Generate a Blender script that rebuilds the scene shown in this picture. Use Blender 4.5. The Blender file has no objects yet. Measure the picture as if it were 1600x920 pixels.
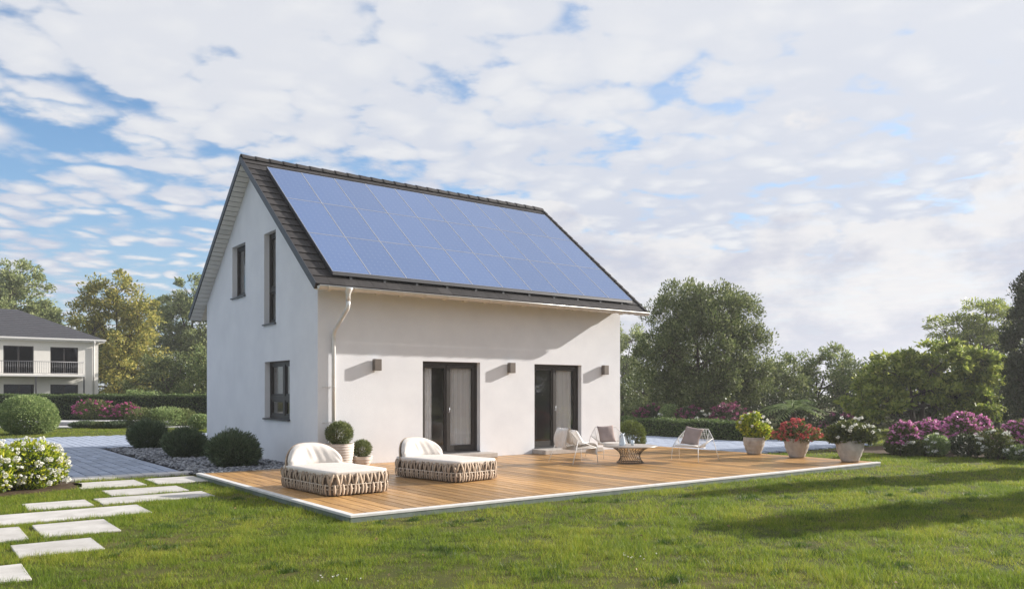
import bpy, bmesh, math, random
import numpy as np
from mathutils import Vector, Matrix
R = math.radians
random.seed(7)
RNG = np.random.RandomState(11)
SC = bpy.context.scene
COL = SC.collection

# ------------------------------------------------------------------ camera
# world axes: X runs along the house front to the right, Y goes back along the gable, Z up, deck level = 0
cam_d = bpy.data.cameras.new('camera')
cam = bpy.data.objects.new('camera', cam_d); COL.objects.link(cam)
cam.location = (-7.151, -16.375, 1.6)
cam.rotation_euler = (R(90), 0, -0.6491)
cam_d.sensor_width = 36.0
cam_d.lens = 36.0 * 1254.79 / 1600.0
cam_d.shift_y = (612.48 - 460.0) / 1600.0
cam_d.clip_start = 0.1; cam_d.clip_end = 3000
SC.camera = cam

# ------------------------------------------------------------------ light
SUN = Vector((2.98, -0.66, 1.10)).normalized()
sun_d = bpy.data.lights.new('sun', 'SUN'); sun_d.energy = 5.0; sun_d.angle = R(0.55); sun_d.color = (1.0, 0.935, 0.86)
sun = bpy.data.objects.new('sun', sun_d); COL.objects.link(sun)
sun.rotation_euler = SUN.to_track_quat('Z', 'Y').to_euler(); sun.location = (30, -8, 15)
SC.view_settings.view_transform = 'Standard'; SC.view_settings.look = 'None'
SC.view_settings.exposure = 0.90; SC.view_settings.gamma = 1.0

W = bpy.data.worlds.new('World'); SC.world = W; W.use_nodes = True
def build_world():
    nt = W.node_tree; N = nt.nodes; L = nt.links; N.clear()
    def n(t, **k):
        x = N.new(t)
        for a, b in k.items(): setattr(x, a, b)
        return x
    def m(op, a, b=None, c=None, clamp=False):
        x = n('ShaderNodeMath', operation=op, use_clamp=clamp)
        for i, v in enumerate((a, b, c)):
            if v is None: continue
            if isinstance(v, (int, float)): x.inputs[i].default_value = v
            else: L.new(v, x.inputs[i])
        return x.outputs[0]
    def ramp(v, lo, hi, interp='SMOOTHSTEP'):
        x = n('ShaderNodeMapRange', interpolation_type=interp); L.new(v, x.inputs[0])
        x.inputs[1].default_value = lo; x.inputs[2].default_value = hi
        return x.outputs[0]
    def mix(f, a, b):
        x = n('ShaderNodeMix', data_type='RGBA')
        for s, v in ((x.inputs[0], f), (x.inputs[6], a), (x.inputs[7], b)):
            if isinstance(v, (tuple, list)): s.default_value = (*v, 1)
            elif isinstance(v, (int, float)): s.default_value = v
            else: L.new(v, s)
        return x.outputs[2]
    sky = n('ShaderNodeTexSky', sky_type='NISHITA', sun_disc=False)
    sky.sun_elevation = math.asin(SUN.z); sky.sun_rotation = math.atan2(SUN.x, SUN.y)
    sky.air_density = 1.0; sky.dust_density = 0.6; sky.ozone_density = 1.6
    tc = n('ShaderNodeTexCoord'); sep = n('ShaderNodeSeparateXYZ'); L.new(tc.outputs['Generated'], sep.inputs[0])
    x, y, z = sep.outputs
    zc = m('MAXIMUM', z, 0.0)
    # rotate to camera-neutral axes: p = along (0.797,-0.6045), q = along (0.6045,0.797)
    p = m('ADD', m('MULTIPLY', x, 0.797), m('MULTIPLY', y, -0.6045))
    q = m('ADD', m('MULTIPLY', x, 0.6045), m('MULTIPLY', y, 0.797))
    den = m('ADD', zc, 0.10)
    u = m('DIVIDE', p, den); v = m('DIVIDE', q, den)
    cmb = n('ShaderNodeCombineXYZ'); L.new(u, cmb.inputs[0]); L.new(v, cmb.inputs[1]); cmb.inputs[2].default_value = 3.7
    def noise(vec, scale, detail, rough, dist=0.0, lac=2.0):
        t = n('ShaderNodeTexNoise'); L.new(vec, t.inputs['Vector'])
        t.inputs['Scale'].default_value = scale; t.inputs['Detail'].default_value = detail
        t.inputs['Roughness'].default_value = rough; t.inputs['Distortion'].default_value = dist
        t.inputs['Lacunarity'].default_value = lac
        return t.outputs['Fac']
    big = noise(cmb.outputs[0], 0.55, 2, 0.5)
    mid = noise(cmb.outputs[0], 2.3, 5, 0.55, 0.25)
    vor = n('ShaderNodeTexVoronoi', feature='SMOOTH_F1'); 
    wv = n('ShaderNodeVectorMath', operation='ADD'); L.new(cmb.outputs[0], wv.inputs[0])
    nz = n('ShaderNodeTexNoise'); L.new(cmb.outputs[0], nz.inputs['Vector']); nz.inputs['Scale'].default_value = 4.5; nz.inputs['Detail'].default_value = 5
    sc = n('ShaderNodeVectorMath', operation='SCALE'); L.new(nz.outputs['Color'], sc.inputs[0]); sc.inputs['Scale'].default_value = 0.30
    L.new(sc.outputs[0], wv.inputs[1]); L.new(wv.outputs[0], vor.inputs['Vector'])
    vor.inputs['Scale'].default_value = 7.0; vor.inputs['Smoothness'].default_value = 0.25
    cell = m('SUBTRACT', 1.0, m('MULTIPLY', vor.outputs['Distance'], 1.25))
    fine = noise(cmb.outputs[0], 9.0, 6, 0.65)
    # altocumulus field; thinner towards the left (away from the sun), closing up towards the right
    side = ramp(m('DIVIDE', p, m('ADD', m('ABSOLUTE', q), 0.25)), -0.55, 0.25)
    low = ramp(z, 0.02, 0.42)
    cov = m('ADD', m('MULTIPLY', side, 0.22), m('MULTIPLY', low, 0.205))
    dens = m('ADD', m('ADD', m('MULTIPLY', mid, 0.50), m('MULTIPLY', cell, 0.52)), m('ADD', m('MULTIPLY', big, 0.30), m('MULTIPLY', fine, 0.50)))
    dens = m('ADD', dens, cov)
    cloud = ramp(dens, 0.78, 1.10)
    # streaky high veil on the right
    st = n('ShaderNodeCombineXYZ'); L.new(m('MULTIPLY', m('ADD', u, m('MULTIPLY', v, -0.7)), 0.55), st.inputs[0]); L.new(m('MULTIPLY', m('ADD', v, m('MULTIPLY', u, 0.6)), 1.5), st.inputs[1])
    veil = ramp(noise(st.outputs[0], 1.6, 6, 0.62, 0.4), 0.36, 0.62)
    veil = m('MULTIPLY', veil, m('MULTIPLY', ramp(side, 0.5, 1.0), 0.45))
    cloud = m('MAXIMUM', cloud, veil)
    # cumulus heads standing above the horizon
    cv = n('ShaderNodeCombineXYZ'); L.new(m('DIVIDE', p, m('MAXIMUM', q, 0.1)), cv.inputs[0]); L.new(m('MULTIPLY', z, 2.1), cv.inputs[1]); cv.inputs[2].default_value = 1.3
    heap = noise(cv.outputs[0], 4.2, 6, 0.55)
    heapm = ramp(m('SUBTRACT', m('ADD', heap, m('MULTIPLY', side, 0.20)), m('MULTIPLY', z, 1.15)), 0.40, 0.445)
    heapm = m('MULTIPLY', heapm, ramp(side, 0.15, 0.7))
    heapshade = noise(cv.outputs[0], 7.0, 5, 0.6)
    # cloud colours
    k = 5.3
    tone = ramp(m('SUBTRACT', m('ADD', m('MULTIPLY', mid, 0.55), m('ADD', m('MULTIPLY', fine, 0.45), m('MULTIPLY', big, 0.3))), m('MULTIPLY', cell, 0.42)), 0.22, 0.62)
    white = (1.06 * k, 1.07 * k, 1.10 * k); grey = (0.70 * k, 0.76 * k, 0.93 * k)
    ccol = mix(tone, white, grey)
    topw = ramp(m('ADD', z, m('MULTIPLY', big, 0.35)), 0.22, 0.62)
    ccol = mix(m('MULTIPLY', topw, 0.75), ccol, white)
    hcol = mix(ramp(m('ADD', heapshade, m('MULTIPLY', z, -0.9)), 0.28, 0.52), (1.08 * k, 1.07 * k, 1.08 * k), (0.74 * k, 0.77 * k, 0.90 * k))
    blue = n('ShaderNodeMix', data_type='RGBA', blend_type='MULTIPLY'); blue.inputs[0].default_value = 1
    L.new(sky.outputs[0], blue.inputs[6]); blue.inputs[7].default_value = (0.92, 1.12, 1.28, 1)
    hz = m('SUBTRACT', 1.0, ramp(z, 0.0, 0.30))
    base = mix(m('MULTIPLY', hz, 0.62), blue.outputs[2], (0.55 * k, 0.66 * k, 0.86 * k))
    c1 = mix(m('MULTIPLY', cloud, 0.96), base, ccol)
    c2 = mix(m('MULTIPLY', heapm, 0.85), c1, hcol)
    bg = n('ShaderNodeBackground'); L.new(c2, bg.inputs[0]); bg.inputs[1].default_value = 0.08
    out = n('ShaderNodeOutputWorld'); L.new(bg.outputs[0], out.inputs[0])
build_world()

# ------------------------------------------------------------------ helpers
def link(o, parent=None):
    COL.objects.link(o)
    if parent is not None: o.parent = parent
    return o
def tag(o, label=None, cat=None, group=None, kind=None):
    if label: o['label'] = label
    if cat: o['category'] = cat
    if group: o['group'] = group
    if kind: o['kind'] = kind
    return o
def empty(name, loc=(0, 0, 0), rz=0, label=None, cat=None, group=None):
    o = bpy.data.objects.new(name, None); o.empty_display_size = 0.2
    o.location = loc; o.rotation_euler = (0, 0, rz); link(o)
    return tag(o, label, cat, group)
def children(o): return list(o.children)
def copy_tree(o, parent=None):
    c = o.copy(); link(c)
    if parent is not None:
        c.parent = parent; c.matrix_parent_inverse = o.matrix_parent_inverse.copy()
    for ch in children(o): copy_tree(ch, c)
    return c

class MB:
    """collects shapes, builds ONE mesh object"""
    def __init__(s): s.v = []; s.f = []; s.sm = []
    def add(s, vs, fs, smooth=False):
        b = len(s.v); s.v += [tuple(p) for p in vs]; s.f += [tuple(i + b for i in f) for f in fs]; s.sm += [smooth] * len(fs)
        return s
    def box(s, a, b, rz=0, c=None):
        x0, y0, z0 = a; x1, y1, z1 = b
        vs = [(x0, y0, z0), (x1, y0, z0), (x1, y1, z0), (x0, y1, z0), (x0, y0, z1), (x1, y0, z1), (x1, y1, z1), (x0, y1, z1)]
        fs = [(0, 3, 2, 1), (4, 5, 6, 7), (0, 1, 5, 4), (1, 2, 6, 5), (2, 3, 7, 6), (3, 0, 4, 7)]
        return s.add(vs, fs)
    def prism(s, poly, axis, a, b):
        """poly: 2D points; axis 0/1/2 = extrusion axis; a..b range"""
        def P(p, t):
            return ((t, p[0], p[1]), (p[0], t, p[1]), (p[0], p[1], t))[axis]
        n = len(poly)
        vs = [P(p, a) for p in poly] + [P(p, b) for p in poly]
        fs = [tuple(range(n - 1, -1, -1)), tuple(range(n, 2 * n))] + [(i, (i + 1) % n, n + (i + 1) % n, n + i) for i in range(n)]
        return s.add(vs, fs)
    def tube(s, pts, r, seg=6, cap=True, closed=False):
        pts = [Vector(p) for p in pts]; n = len(pts)
        rr = r if isinstance(r, (list, tuple)) else [r] * n
        vs = []; prev = None
        for i, p in enumerate(pts):
            if closed: t = pts[(i + 1) % n] - pts[i - 1]
            else: t = pts[min(i + 1, n - 1)] - pts[max(i - 1, 0)]
            if t.length < 1e-9: t = Vector((0, 0, 1))
            t.normalize()
            if prev is None:
                a = Vector((0, 0, 1)) if abs(t.z) < .9 else Vector((1, 0, 0))
                nrm = t.cross(a).normalized()
            else:
                nrm = (prev - t * prev.dot(t))
                nrm = nrm.normalized() if nrm.length > 1e-6 else t.orthogonal().normalized()
            prev = nrm; bn = t.cross(nrm)
            for k in range(seg):
                an = 2 * math.pi * k / seg
                vs.append(p + (nrm * math.cos(an) + bn * math.sin(an)) * rr[i])
        fs = []
        m = n if closed else n - 1
        for i in range(m):
            j = (i + 1) % n
            for k in range(seg):
                fs.append((i * seg + k, i * seg + (k + 1) % seg, j * seg + (k + 1) % seg, j * seg + k))
        if cap and not closed:
            fs.append(tuple(range(seg - 1, -1, -1))); fs.append(tuple((n - 1) * seg + k for k in range(seg)))
        return s.add(vs, fs, True)
    def lathe(s, prof, seg=32, c=(0, 0, 0), jitter=0.0, rng=None):
        vs = []; fs = []; n = len(prof)
        for (r, z) in prof:
            for k in range(seg):
                an = 2 * math.pi * k / seg
                rr = r * (1 + (rng.uniform(-jitter, jitter) if rng is not None else 0))
                vs.append((c[0] + rr * math.cos(an), c[1] + rr * math.sin(an), c[2] + z))
        for i in range(n - 1):
            for k in range(seg):
                fs.append((i * seg + k, i * seg + (k + 1) % seg, (i + 1) * seg + (k + 1) % seg, (i + 1) * seg + k))
        fs.append(tuple(range(seg - 1, -1, -1))); fs.append(tuple((n - 1) * seg + k for k in range(seg)))
        return s.add(vs, fs, True)
    def grid(s, fn, nu, nv, smooth=True, flip=False):
        vs = [fn(i / nu, j / nv) for j in range(nv + 1) for i in range(nu + 1)]
        fs = []
        for j in range(nv):
            for i in range(nu):
                a = j * (nu + 1) + i; q = (a, a + 1, a + nu + 2, a + nu + 1)
                fs.append(q[::-1] if flip else q)
        return s.add(vs, fs, smooth)
    def mesh(s, name):
        me = bpy.data.meshes.new(name); me.from_pydata(s.v, [], s.f)
        if any(s.sm): me.polygons.foreach_set('use_smooth', s.sm)
        me.update(); return me
    def build(s, name, mat, parent=None, loc=None, bevel=0, recalc=False):
        me = s.mesh(name)
        if recalc or bevel:
            bm = bmesh.new(); bm.from_mesh(me)
            if bevel:
                bmesh.ops.bevel(bm, geom=list(bm.edges), offset=bevel, segments=1, affect='EDGES', profile=.5)
            bmesh.ops.recalc_face_normals(bm, faces=bm.faces)
            bm.to_mesh(me); bm.free()
        me.materials.append(mat)
        o = bpy.data.objects.new(name, me)
        if loc: o.location = loc
        return link(o, parent)

def np_mesh(name, verts, faces, mat, parent=None, smooth=False):
    """verts (n,3), faces (m,k) arrays -> object, fast"""
    me = bpy.data.meshes.new(name)
    nv, (nf, k) = len(verts), faces.shape
    me.vertices.add(nv); me.vertices.foreach_set('co', np.ascontiguousarray(verts, np.float32).ravel())
    me.loops.add(nf * k); me.loops.foreach_set('vertex_index', np.ascontiguousarray(faces, np.int32).ravel())
    me.polygons.add(nf); me.polygons.foreach_set('loop_start', np.arange(0, nf * k, k, dtype=np.int32))
    try: me.polygons.foreach_set('loop_total', np.full(nf, k, np.int32))
    except Exception: pass
    if smooth: me.polygons.foreach_set('use_smooth', np.ones(nf, bool))
    me.update(calc_edges=True); me.validate()
    me.materials.append(mat)
    return link(bpy.data.objects.new(name, me), parent)

# ------------------------------------------------------------------ materials
def new_mat(name):
    m = bpy.data.materials.new(name); m.use_nodes = True
    m.node_tree.nodes.clear(); return m, m.node_tree.nodes, m.node_tree.links
def pmat(name, col, rough=.6, spec=.5, var=0.0, vscale=3.0, col2=None, bump=0.0, bscale=60, metal=0.0, objvar=0.0, stretch=None, coat=0.0, detail=5, geo='Object', ramp=(0.35, 0.65)):
    """principled with noise mottling, fine bump and per-object brightness variation"""
    m, N, L = new_mat(name)
    out = N.new('ShaderNodeOutputMaterial'); b = N.new('ShaderNodeBsdfPrincipled'); L.new(b.outputs[0], out.inputs[0])
    b.inputs['Roughness'].default_value = rough; b.inputs['Metallic'].default_value = metal
    b.inputs['Specular IOR Level'].default_value = spec; b.inputs['Coat Weight'].default_value = coat
    tc = N.new('ShaderNodeTexCoord'); mp = N.new('ShaderNodeMapping'); L.new(tc.outputs[geo], mp.inputs[0])
    if stretch: mp.inputs['Scale'].default_value = stretch
    last = None
    if col2 is None and var: col2 = tuple(c * (1 - var) for c in col)
    if col2 is not None:
        t = N.new('ShaderNodeTexNoise'); L.new(mp.outputs[0], t.inputs['Vector']); t.inputs['Scale'].default_value = vscale; t.inputs['Detail'].default_value = detail; t.inputs['Roughness'].default_value = .6
        if objvar:
            oi0 = N.new('ShaderNodeObjectInfo'); ad = N.new('ShaderNodeVectorMath'); ad.operation = 'ADD'
            cm = N.new('ShaderNodeCombineXYZ'); mu = N.new('ShaderNodeMath'); mu.operation = 'MULTIPLY'; mu.inputs[1].default_value = 37.0
            L.new(oi0.outputs['Random'], mu.inputs[0]); L.new(mu.outputs[0], cm.inputs[0]); L.new(mu.outputs[0], cm.inputs[1])
            L.new(mp.outputs[0], ad.inputs[0]); L.new(cm.outputs[0], ad.inputs[1]); L.new(ad.outputs[0], t.inputs['Vector'])
        mr = N.new('ShaderNodeMapRange'); L.new(t.outputs[0], mr.inputs[0]); mr.inputs[1].default_value = ramp[0]; mr.inputs[2].default_value = ramp[1]
        mx = N.new('ShaderNodeMix'); mx.data_type = 'RGBA'; L.new(mr.outputs[0], mx.inputs[0])
        mx.inputs[6].default_value = (*col, 1); mx.inputs[7].default_value = (*col2, 1); last = mx.outputs[2]
    if objvar:
        oi = N.new('ShaderNodeObjectInfo'); hs = N.new('ShaderNodeHueSaturation')
        mr = N.new('ShaderNodeMapRange'); L.new(oi.outputs['Random'], mr.inputs[0]); mr.inputs[3].default_value = 1 - objvar; mr.inputs[4].default_value = 1 + objvar
        L.new(mr.outputs[0], hs.inputs['Value'])
        if last is not None: L.new(last, hs.inputs['Color'])
        else: hs.inputs['Color'].default_value = (*col, 1)
        last = hs.outputs[0]
    if last is not None: L.new(last, b.inputs['Base Color'])
    else: b.inputs['Base Color'].default_value = (*col, 1)
    if bump:
        t2 = N.new('ShaderNodeTexNoise'); L.new(mp.outputs[0], t2.inputs['Vector']); t2.inputs['Scale'].default_value = bscale; t2.inputs['Detail'].default_value = 4
        bp = N.new('ShaderNodeBump'); bp.inputs['Strength'].default_value = bump; bp.inputs['Distance'].default_value = .01
        L.new(t2.outputs[0], bp.inputs['Height']); L.new(bp.outputs[0], b.inputs['Normal'])
    return m
def leaf_mat(name, cols, trans=.35, rough=.5, tcol=1.25, patch=0.0, pscale=.3):
    """foliage: each leaf (mesh island) takes its own tint; light passes through"""
    m, N, L = new_mat(name)
    out = N.new('ShaderNodeOutputMaterial'); b = N.new('ShaderNodeBsdfPrincipled'); tr = N.new('ShaderNodeBsdfTranslucent'); mx = N.new('ShaderNodeMixShader')
    g = N.new('ShaderNodeNewGeometry'); cr = N.new('ShaderNodeValToRGB')
    src = g.outputs['Random Per Island']
    if patch:
        t = N.new('ShaderNodeTexNoise'); tc = N.new('ShaderNodeTexCoord'); L.new(tc.outputs['Object'], t.inputs['Vector']); t.inputs['Scale'].default_value = pscale; t.inputs['Detail'].default_value = 3
        a = N.new('ShaderNodeMath'); a.operation = 'MULTIPLY_ADD'; L.new(t.outputs[0], a.inputs[0]); a.inputs[1].default_value = patch * 2; a.inputs[2].default_value = -patch
        s = N.new('ShaderNodeMath'); s.operation = 'ADD'; s.use_clamp = True; L.new(src, s.inputs[0]); L.new(a.outputs[0], s.inputs[1]); src = s.outputs[0]
    L.new(src, cr.inputs[0])
    e = cr.color_ramp.elements
    for i, c in enumerate(cols):
        pos = i / (len(cols) - 1)
        if i == 0: e[0].position = 0; e[0].color = (*c, 1)
        elif i == len(cols) - 1: e[-1].position = 1; e[-1].color = (*c, 1)
        else:
            x = e.new(pos); x.color = (*c, 1)
    L.new(cr.outputs[0], b.inputs['Base Color']); b.inputs['Roughness'].default_value = rough; b.inputs['Specular IOR Level'].default_value = .25
    h = N.new('ShaderNodeHueSaturation'); L.new(cr.outputs[0], h.inputs['Color']); h.inputs['Value'].default_value = tcol
    L.new(h.outputs[0], tr.inputs[0]); mx.inputs[0].default_value = trans
    L.new(b.outputs[0], mx.inputs[1]); L.new(tr.outputs[0], mx.inputs[2]); L.new(mx.outputs[0], out.inputs[0])
    return m
def glass_mat(name, tint=(.62, .68, .64), rough=.015, refl=1.0):
    m, N, L = new_mat(name)
    out = N.new('ShaderNodeOutputMaterial'); t = N.new('ShaderNodeBsdfTransparent'); g = N.new('ShaderNodeBsdfGlossy'); mx = N.new('ShaderNodeMixShader')
    t.inputs[0].default_value = (*tint, 1); g.inputs['Roughness'].default_value = rough; g.inputs[0].default_value = (refl, refl, refl, 1)
    geo = N.new('ShaderNodeNewGeometry'); dt = N.new('ShaderNodeVectorMath'); dt.operation = 'DOT_PRODUCT'; L.new(geo.outputs['Normal'], dt.inputs[0]); L.new(geo.outputs['Incoming'], dt.inputs[1])
    def mth(op, a, b=None):
        x = N.new('ShaderNodeMath'); x.operation = op
        for i, v in enumerate((a, b)):
            if v is None: continue
            if isinstance(v, (int, float)): x.inputs[i].default_value = v
            else: L.new(v, x.inputs[i])
        return x.outputs[0]
    fz = mth('POWER', mth('SUBTRACT', 1.0, mth('ABSOLUTE', dt.outputs['Value'])), 5.0)      # Schlick, the same from both sides of the pane
    fz = mth('ADD', mth('MULTIPLY', fz, .95), .05)
    L.new(fz, mx.inputs[0]); L.new(t.outputs[0], mx.inputs[1]); L.new(g.outputs[0], mx.inputs[2]); L.new(mx.outputs[0], out.inputs[0])
    return m
def panel_mat(name):
    """solar cells: grid of chamfered blue cells with fine silver fingers, under glass"""
    m, N, L = new_mat(name)
    out = N.new('ShaderNodeOutputMaterial'); b = N.new('ShaderNodeBsdfPrincipled'); L.new(b.outputs[0], out.inputs[0])
    tc = N.new('ShaderNodeTexCoord'); sp = N.new('ShaderNodeSeparateXYZ'); L.new(tc.outputs['Object'], sp.inputs[0])
    def mth(op, a, bb=None):
        x = N.new('ShaderNodeMath'); x.operation = op
        for i, v in enumerate((a, bb)):
            if v is None: continue
            if isinstance(v, (int, float)): x.inputs[i].default_value = v
            else: L.new(v, x.inputs[i])
        return x.outputs[0]
    def tri(s, p):   # distance to nearest multiple of p
        return mth('ABSOLUTE', mth('SUBTRACT', mth('FRACT', mth('ADD', mth('DIVIDE', s, p), .5)), .5))
    a = tri(sp.outputs[0], .1415); c = tri(sp.outputs[1], .158)
    dia = mth('LESS_THAN', mth('ADD', a, c), .115)          # white diamond where four cells meet
    ln = mth('MAXIMUM', mth('LESS_THAN', a, .012), mth('LESS_THAN', c, .012))
    bus = mth('LESS_THAN', tri(mth('ADD', sp.outputs[0], .035), .0708), .028)
    w = mth('MAXIMUM', mth('MULTIPLY', dia, .16), mth('MAXIMUM', mth('MULTIPLY', ln, .08), mth('MULTIPLY', bus, .05)))
    oi = N.new('ShaderNodeObjectInfo'); hs = N.new('ShaderNodeHueSaturation'); hs.inputs['Color'].default_value = (.095, .152, .300, 1)
    mr = N.new('ShaderNodeMapRange'); L.new(oi.outputs['Random'], mr.inputs[0]); mr.inputs[3].default_value = .95; mr.inputs[4].default_value = 1.05; L.new(mr.outputs[0], hs.inputs['Value'])
    mx = N.new('ShaderNodeMix'); mx.data_type = 'RGBA'; L.new(w, mx.inputs[0]); L.new(hs.outputs[0], mx.inputs[6]); mx.inputs[7].default_value = (.62, .68, .78, 1)
    L.new(mx.outputs[2], b.inputs['Base Color']); b.inputs['Roughness'].default_value = .22; b.inputs['Specular IOR Level'].default_value = .5
    return m

M = {}
M['render_wall'] = pmat('white_render', (.755, .765, .79), .92, .2, col2=(.695, .705, .735), vscale=1.3, bump=.35, bscale=55, detail=8)
M['inner_wall'] = pmat('inner_plaster', (.55, .54, .52), .9, .2)
M['inner_floor'] = pmat('inner_floor', (.22, .16, .11), .5, .4, var=.3)
M['frame'] = pmat('dark_frame', (.036, .031, .028), .42, .45, var=.15, vscale=8)
M['sill'] = pmat('sill_metal', (.035, .036, .040), .4, .5)
M['glass'] = glass_mat('window_glass', (.965, .97, .97))
M['curtain'] = leaf_mat('sheer_curtain', [(.92, .91, .92), (.95, .94, .95)], trans=.40, rough=.9, tcol=1.0)
M['tile'] = pmat('roof_tile', (.034, .031, .031), .7, .25, col2=(.050, .046, .045), vscale=5, objvar=.22, bump=.25, bscale=90)
M['roof_edge'] = pmat('roof_edge_metal', (.026, .026, .030), .45, .5)
M['underlay'] = pmat('roof_underlay', (.03, .03, .03), .9, .2)
M['soffit'] = pmat('soffit_board', (.74, .73, .69), .7, .3, var=.08, vscale=6, objvar=.04)
M['rafter'] = pmat('rafter_wood', (.72, .66, .54), .7, .3, var=.12, vscale=6)
M['gutter'] = pmat('gutter_zinc', (.66, .60, .52), .38, .5, var=.12, vscale=4, metal=.25)
M['pipe'] = pmat('pipe_zinc', (.70, .69, .67), .36, .5, var=.12, vscale=4, metal=.3)
M['panel'] = panel_mat('solar_cells')
M['alu'] = pmat('panel_frame_alu', (.50, .52, .58), .4, .5, metal=.4)
M['darkalu'] = pmat('dark_rail', (.07, .07, .075), .45, .5, metal=.3)
M['lamp'] = pmat('lamp_bronze', (.17, .145, .125), .45, .5, metal=.35, var=.1)
M['lens'] = pmat('lamp_lens', (.75, .74, .70), .3, .5)
M['plank'] = pmat('deck_wood', (.54, .315, .115), .34, .42, col2=(.31, .165, .062), vscale=2.2, objvar=.36, stretch=(9, .7, 9), bump=.22, bscale=14, detail=6)
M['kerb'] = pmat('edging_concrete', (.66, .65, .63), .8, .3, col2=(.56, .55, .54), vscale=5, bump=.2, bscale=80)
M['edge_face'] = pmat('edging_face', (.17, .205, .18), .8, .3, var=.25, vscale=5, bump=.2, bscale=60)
M['step'] = pmat('step_stone', (.46, .42, .38), .8, .3, col2=(.36, .33, .30), vscale=6, bump=.2, bscale=60)
M['slab'] = pmat('stepping_slab', (.56, .54, .51), .8, .3, col2=(.44, .42, .39), vscale=3.2, objvar=.05, bump=.25, bscale=70, detail=8)
M['paver'] = pmat('driveway_paver', (.37, .42, .52), .75, .3, col2=(.28, .32, .405), vscale=4, objvar=.13, bump=.25, bscale=60)
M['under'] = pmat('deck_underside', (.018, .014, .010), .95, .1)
M['kerb_block'] = pmat('kerb_block', (.60, .58, .57), .8, .3, col2=(.50, .485, .48), vscale=4, objvar=.07, bump=.25, bscale=60)
M['joint'] = pmat('joint_sand', (.045, .045, .05), .95, .1, var=.3, vscale=20)
M['gravel'] = leaf_mat('gravel_stone', [(0.068, 0.072, 0.086), (0.167, 0.176, 0.199), (0.258, 0.264, 0.285), (0.38, 0.392, 0.415)], trans=0.0, rough=.7)
M['gravel_bed'] = pmat('gravel_bed', (.10, .10, .105), .95, .1, var=.4, vscale=40)
M['soil'] = pmat('garden_soil', (.10, .07, .045), .95, .1, var=.4, vscale=8)
M['road'] = pmat('road_asphalt', (.10, .10, .105), .85, .2, var=.2, vscale=3)
M['strap'] = pmat('woven_strap', (.44, .345, .26), .8, .2, var=.25, vscale=12, objvar=.10, bump=.4, bscale=140)
M['core'] = pmat('daybed_core', (.16, .125, .10), .85, .2, var=.2, vscale=12, bump=.3, bscale=90)
M['rod'] = pmat('cream_rod', (.66, .58, .48), .5, .4)
M['cushion'] = pmat('linen_cushion', (.68, .635, .59), .92, .1, col2=(.61, .565, .52), vscale=5, bump=.25, bscale=160)
M['wire'] = pmat('white_wire', (.74, .73, .71), .45, .4)
M['taupe'] = pmat('taupe_fabric', (.335, .27, .255), .92, .1, var=.14, vscale=7, bump=.4, bscale=120)
M['throw'] = pmat('fleece_throw', (.78, .75, .72), .95, .1, var=.12, vscale=14, bump=.8, bscale=70)
M['table_top'] = pmat('table_stone', (.42, .375, .335), .35, .5, var=.15, vscale=9)
M['table_wire'] = pmat('bronze_wire', (.13, .098, .072), .4, .5, metal=.4)
M['pitcher'] = glass_mat('pitcher_glass', (.80, .87, .90), .03)
M['ceramic'] = pmat('pitcher_ceramic', (.55, .62, .68), .25, .5)
M['pot_white'] = pmat('ridged_pot', (.66, .60, .545), .75, .3, col2=(.54, .48, .43), vscale=6, bump=.3, bscale=40)
M['pot_stone'] = pmat('weathered_pot', (.50, .465, .425), .85, .25, col2=(.31, .28, .25), vscale=4.2, bump=.6, bscale=22, detail=8)
M['bark'] = pmat('bark', (.10, .078, .058), .9, .2, col2=(.055, .042, .032), vscale=10, stretch=(1, 1, .25), bump=.6, bscale=25)
M['bark2'] = pmat('pale_bark', (.17, .14, .11), .9, .2, col2=(.09, .07, .055), vscale=10, stretch=(1, 1, .25), bump=.6, bscale=25)
M['n_wall'] = pmat('cream_render', (.78, .755, .70), .92, .2, var=.06, vscale=.8)
M['n_roof'] = pmat('slate_roof', (.060, .060, .068), .6, .4, var=.2, vscale=4)
M['n_trim'] = pmat('white_trim', (.70, .69, .67), .6, .4)
M['n_rail'] = pmat('rail_metal', (.17, .17, .18), .4, .5, metal=.3)
M['n_glass'] = glass_mat('neighbour_glass', (.35, .36, .36), .02)
M['n_dark'] = pmat('neighbour_room', (.05, .045, .042), .9, .2)
# foliage
M['grass'] = leaf_mat('grass_blade', [(0.078, 0.13, 0.012), (0.148, 0.22, 0.018), (0.216, 0.284, 0.028), (0.329, 0.321, 0.047)], trans=.42, rough=.55, tcol=1.25, patch=.8, pscale=.9)
M['lawn'] = pmat('lawn_ground', (.05, .065, .015), .95, .1, col2=(.10, .09, .03), vscale=.5, detail=9, bump=.5, bscale=30)
M['lf_olive'] = leaf_mat('leaf_olive', [(0.052, 0.077, 0.023), (0.102, 0.136, 0.044), (0.159, 0.19, 0.068), (0.28, 0.299, 0.12)], .30)
M['lf_mid'] = leaf_mat('leaf_mid_green', [(0.075, 0.119, 0.036), (0.137, 0.194, 0.057), (0.224, 0.27, 0.086), (0.349, 0.356, 0.142)], .35)
M['lf_gold'] = leaf_mat('leaf_golden', [(0.106, 0.127, 0.032), (0.196, 0.21, 0.054), (0.374, 0.353, 0.09), (0.556, 0.466, 0.134)], .42)
M['lf_yellow'] = leaf_mat('leaf_yellow_green', [(0.096, 0.138, 0.027), (0.179, 0.232, 0.041), (0.292, 0.34, 0.061), (0.421, 0.433, 0.108)], .42)
M['lf_pale'] = leaf_mat('leaf_pale_green', [(0.114, 0.15, 0.06), (0.202, 0.246, 0.096), (0.307, 0.351, 0.15), (0.421, 0.439, 0.211)], .38)
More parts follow.
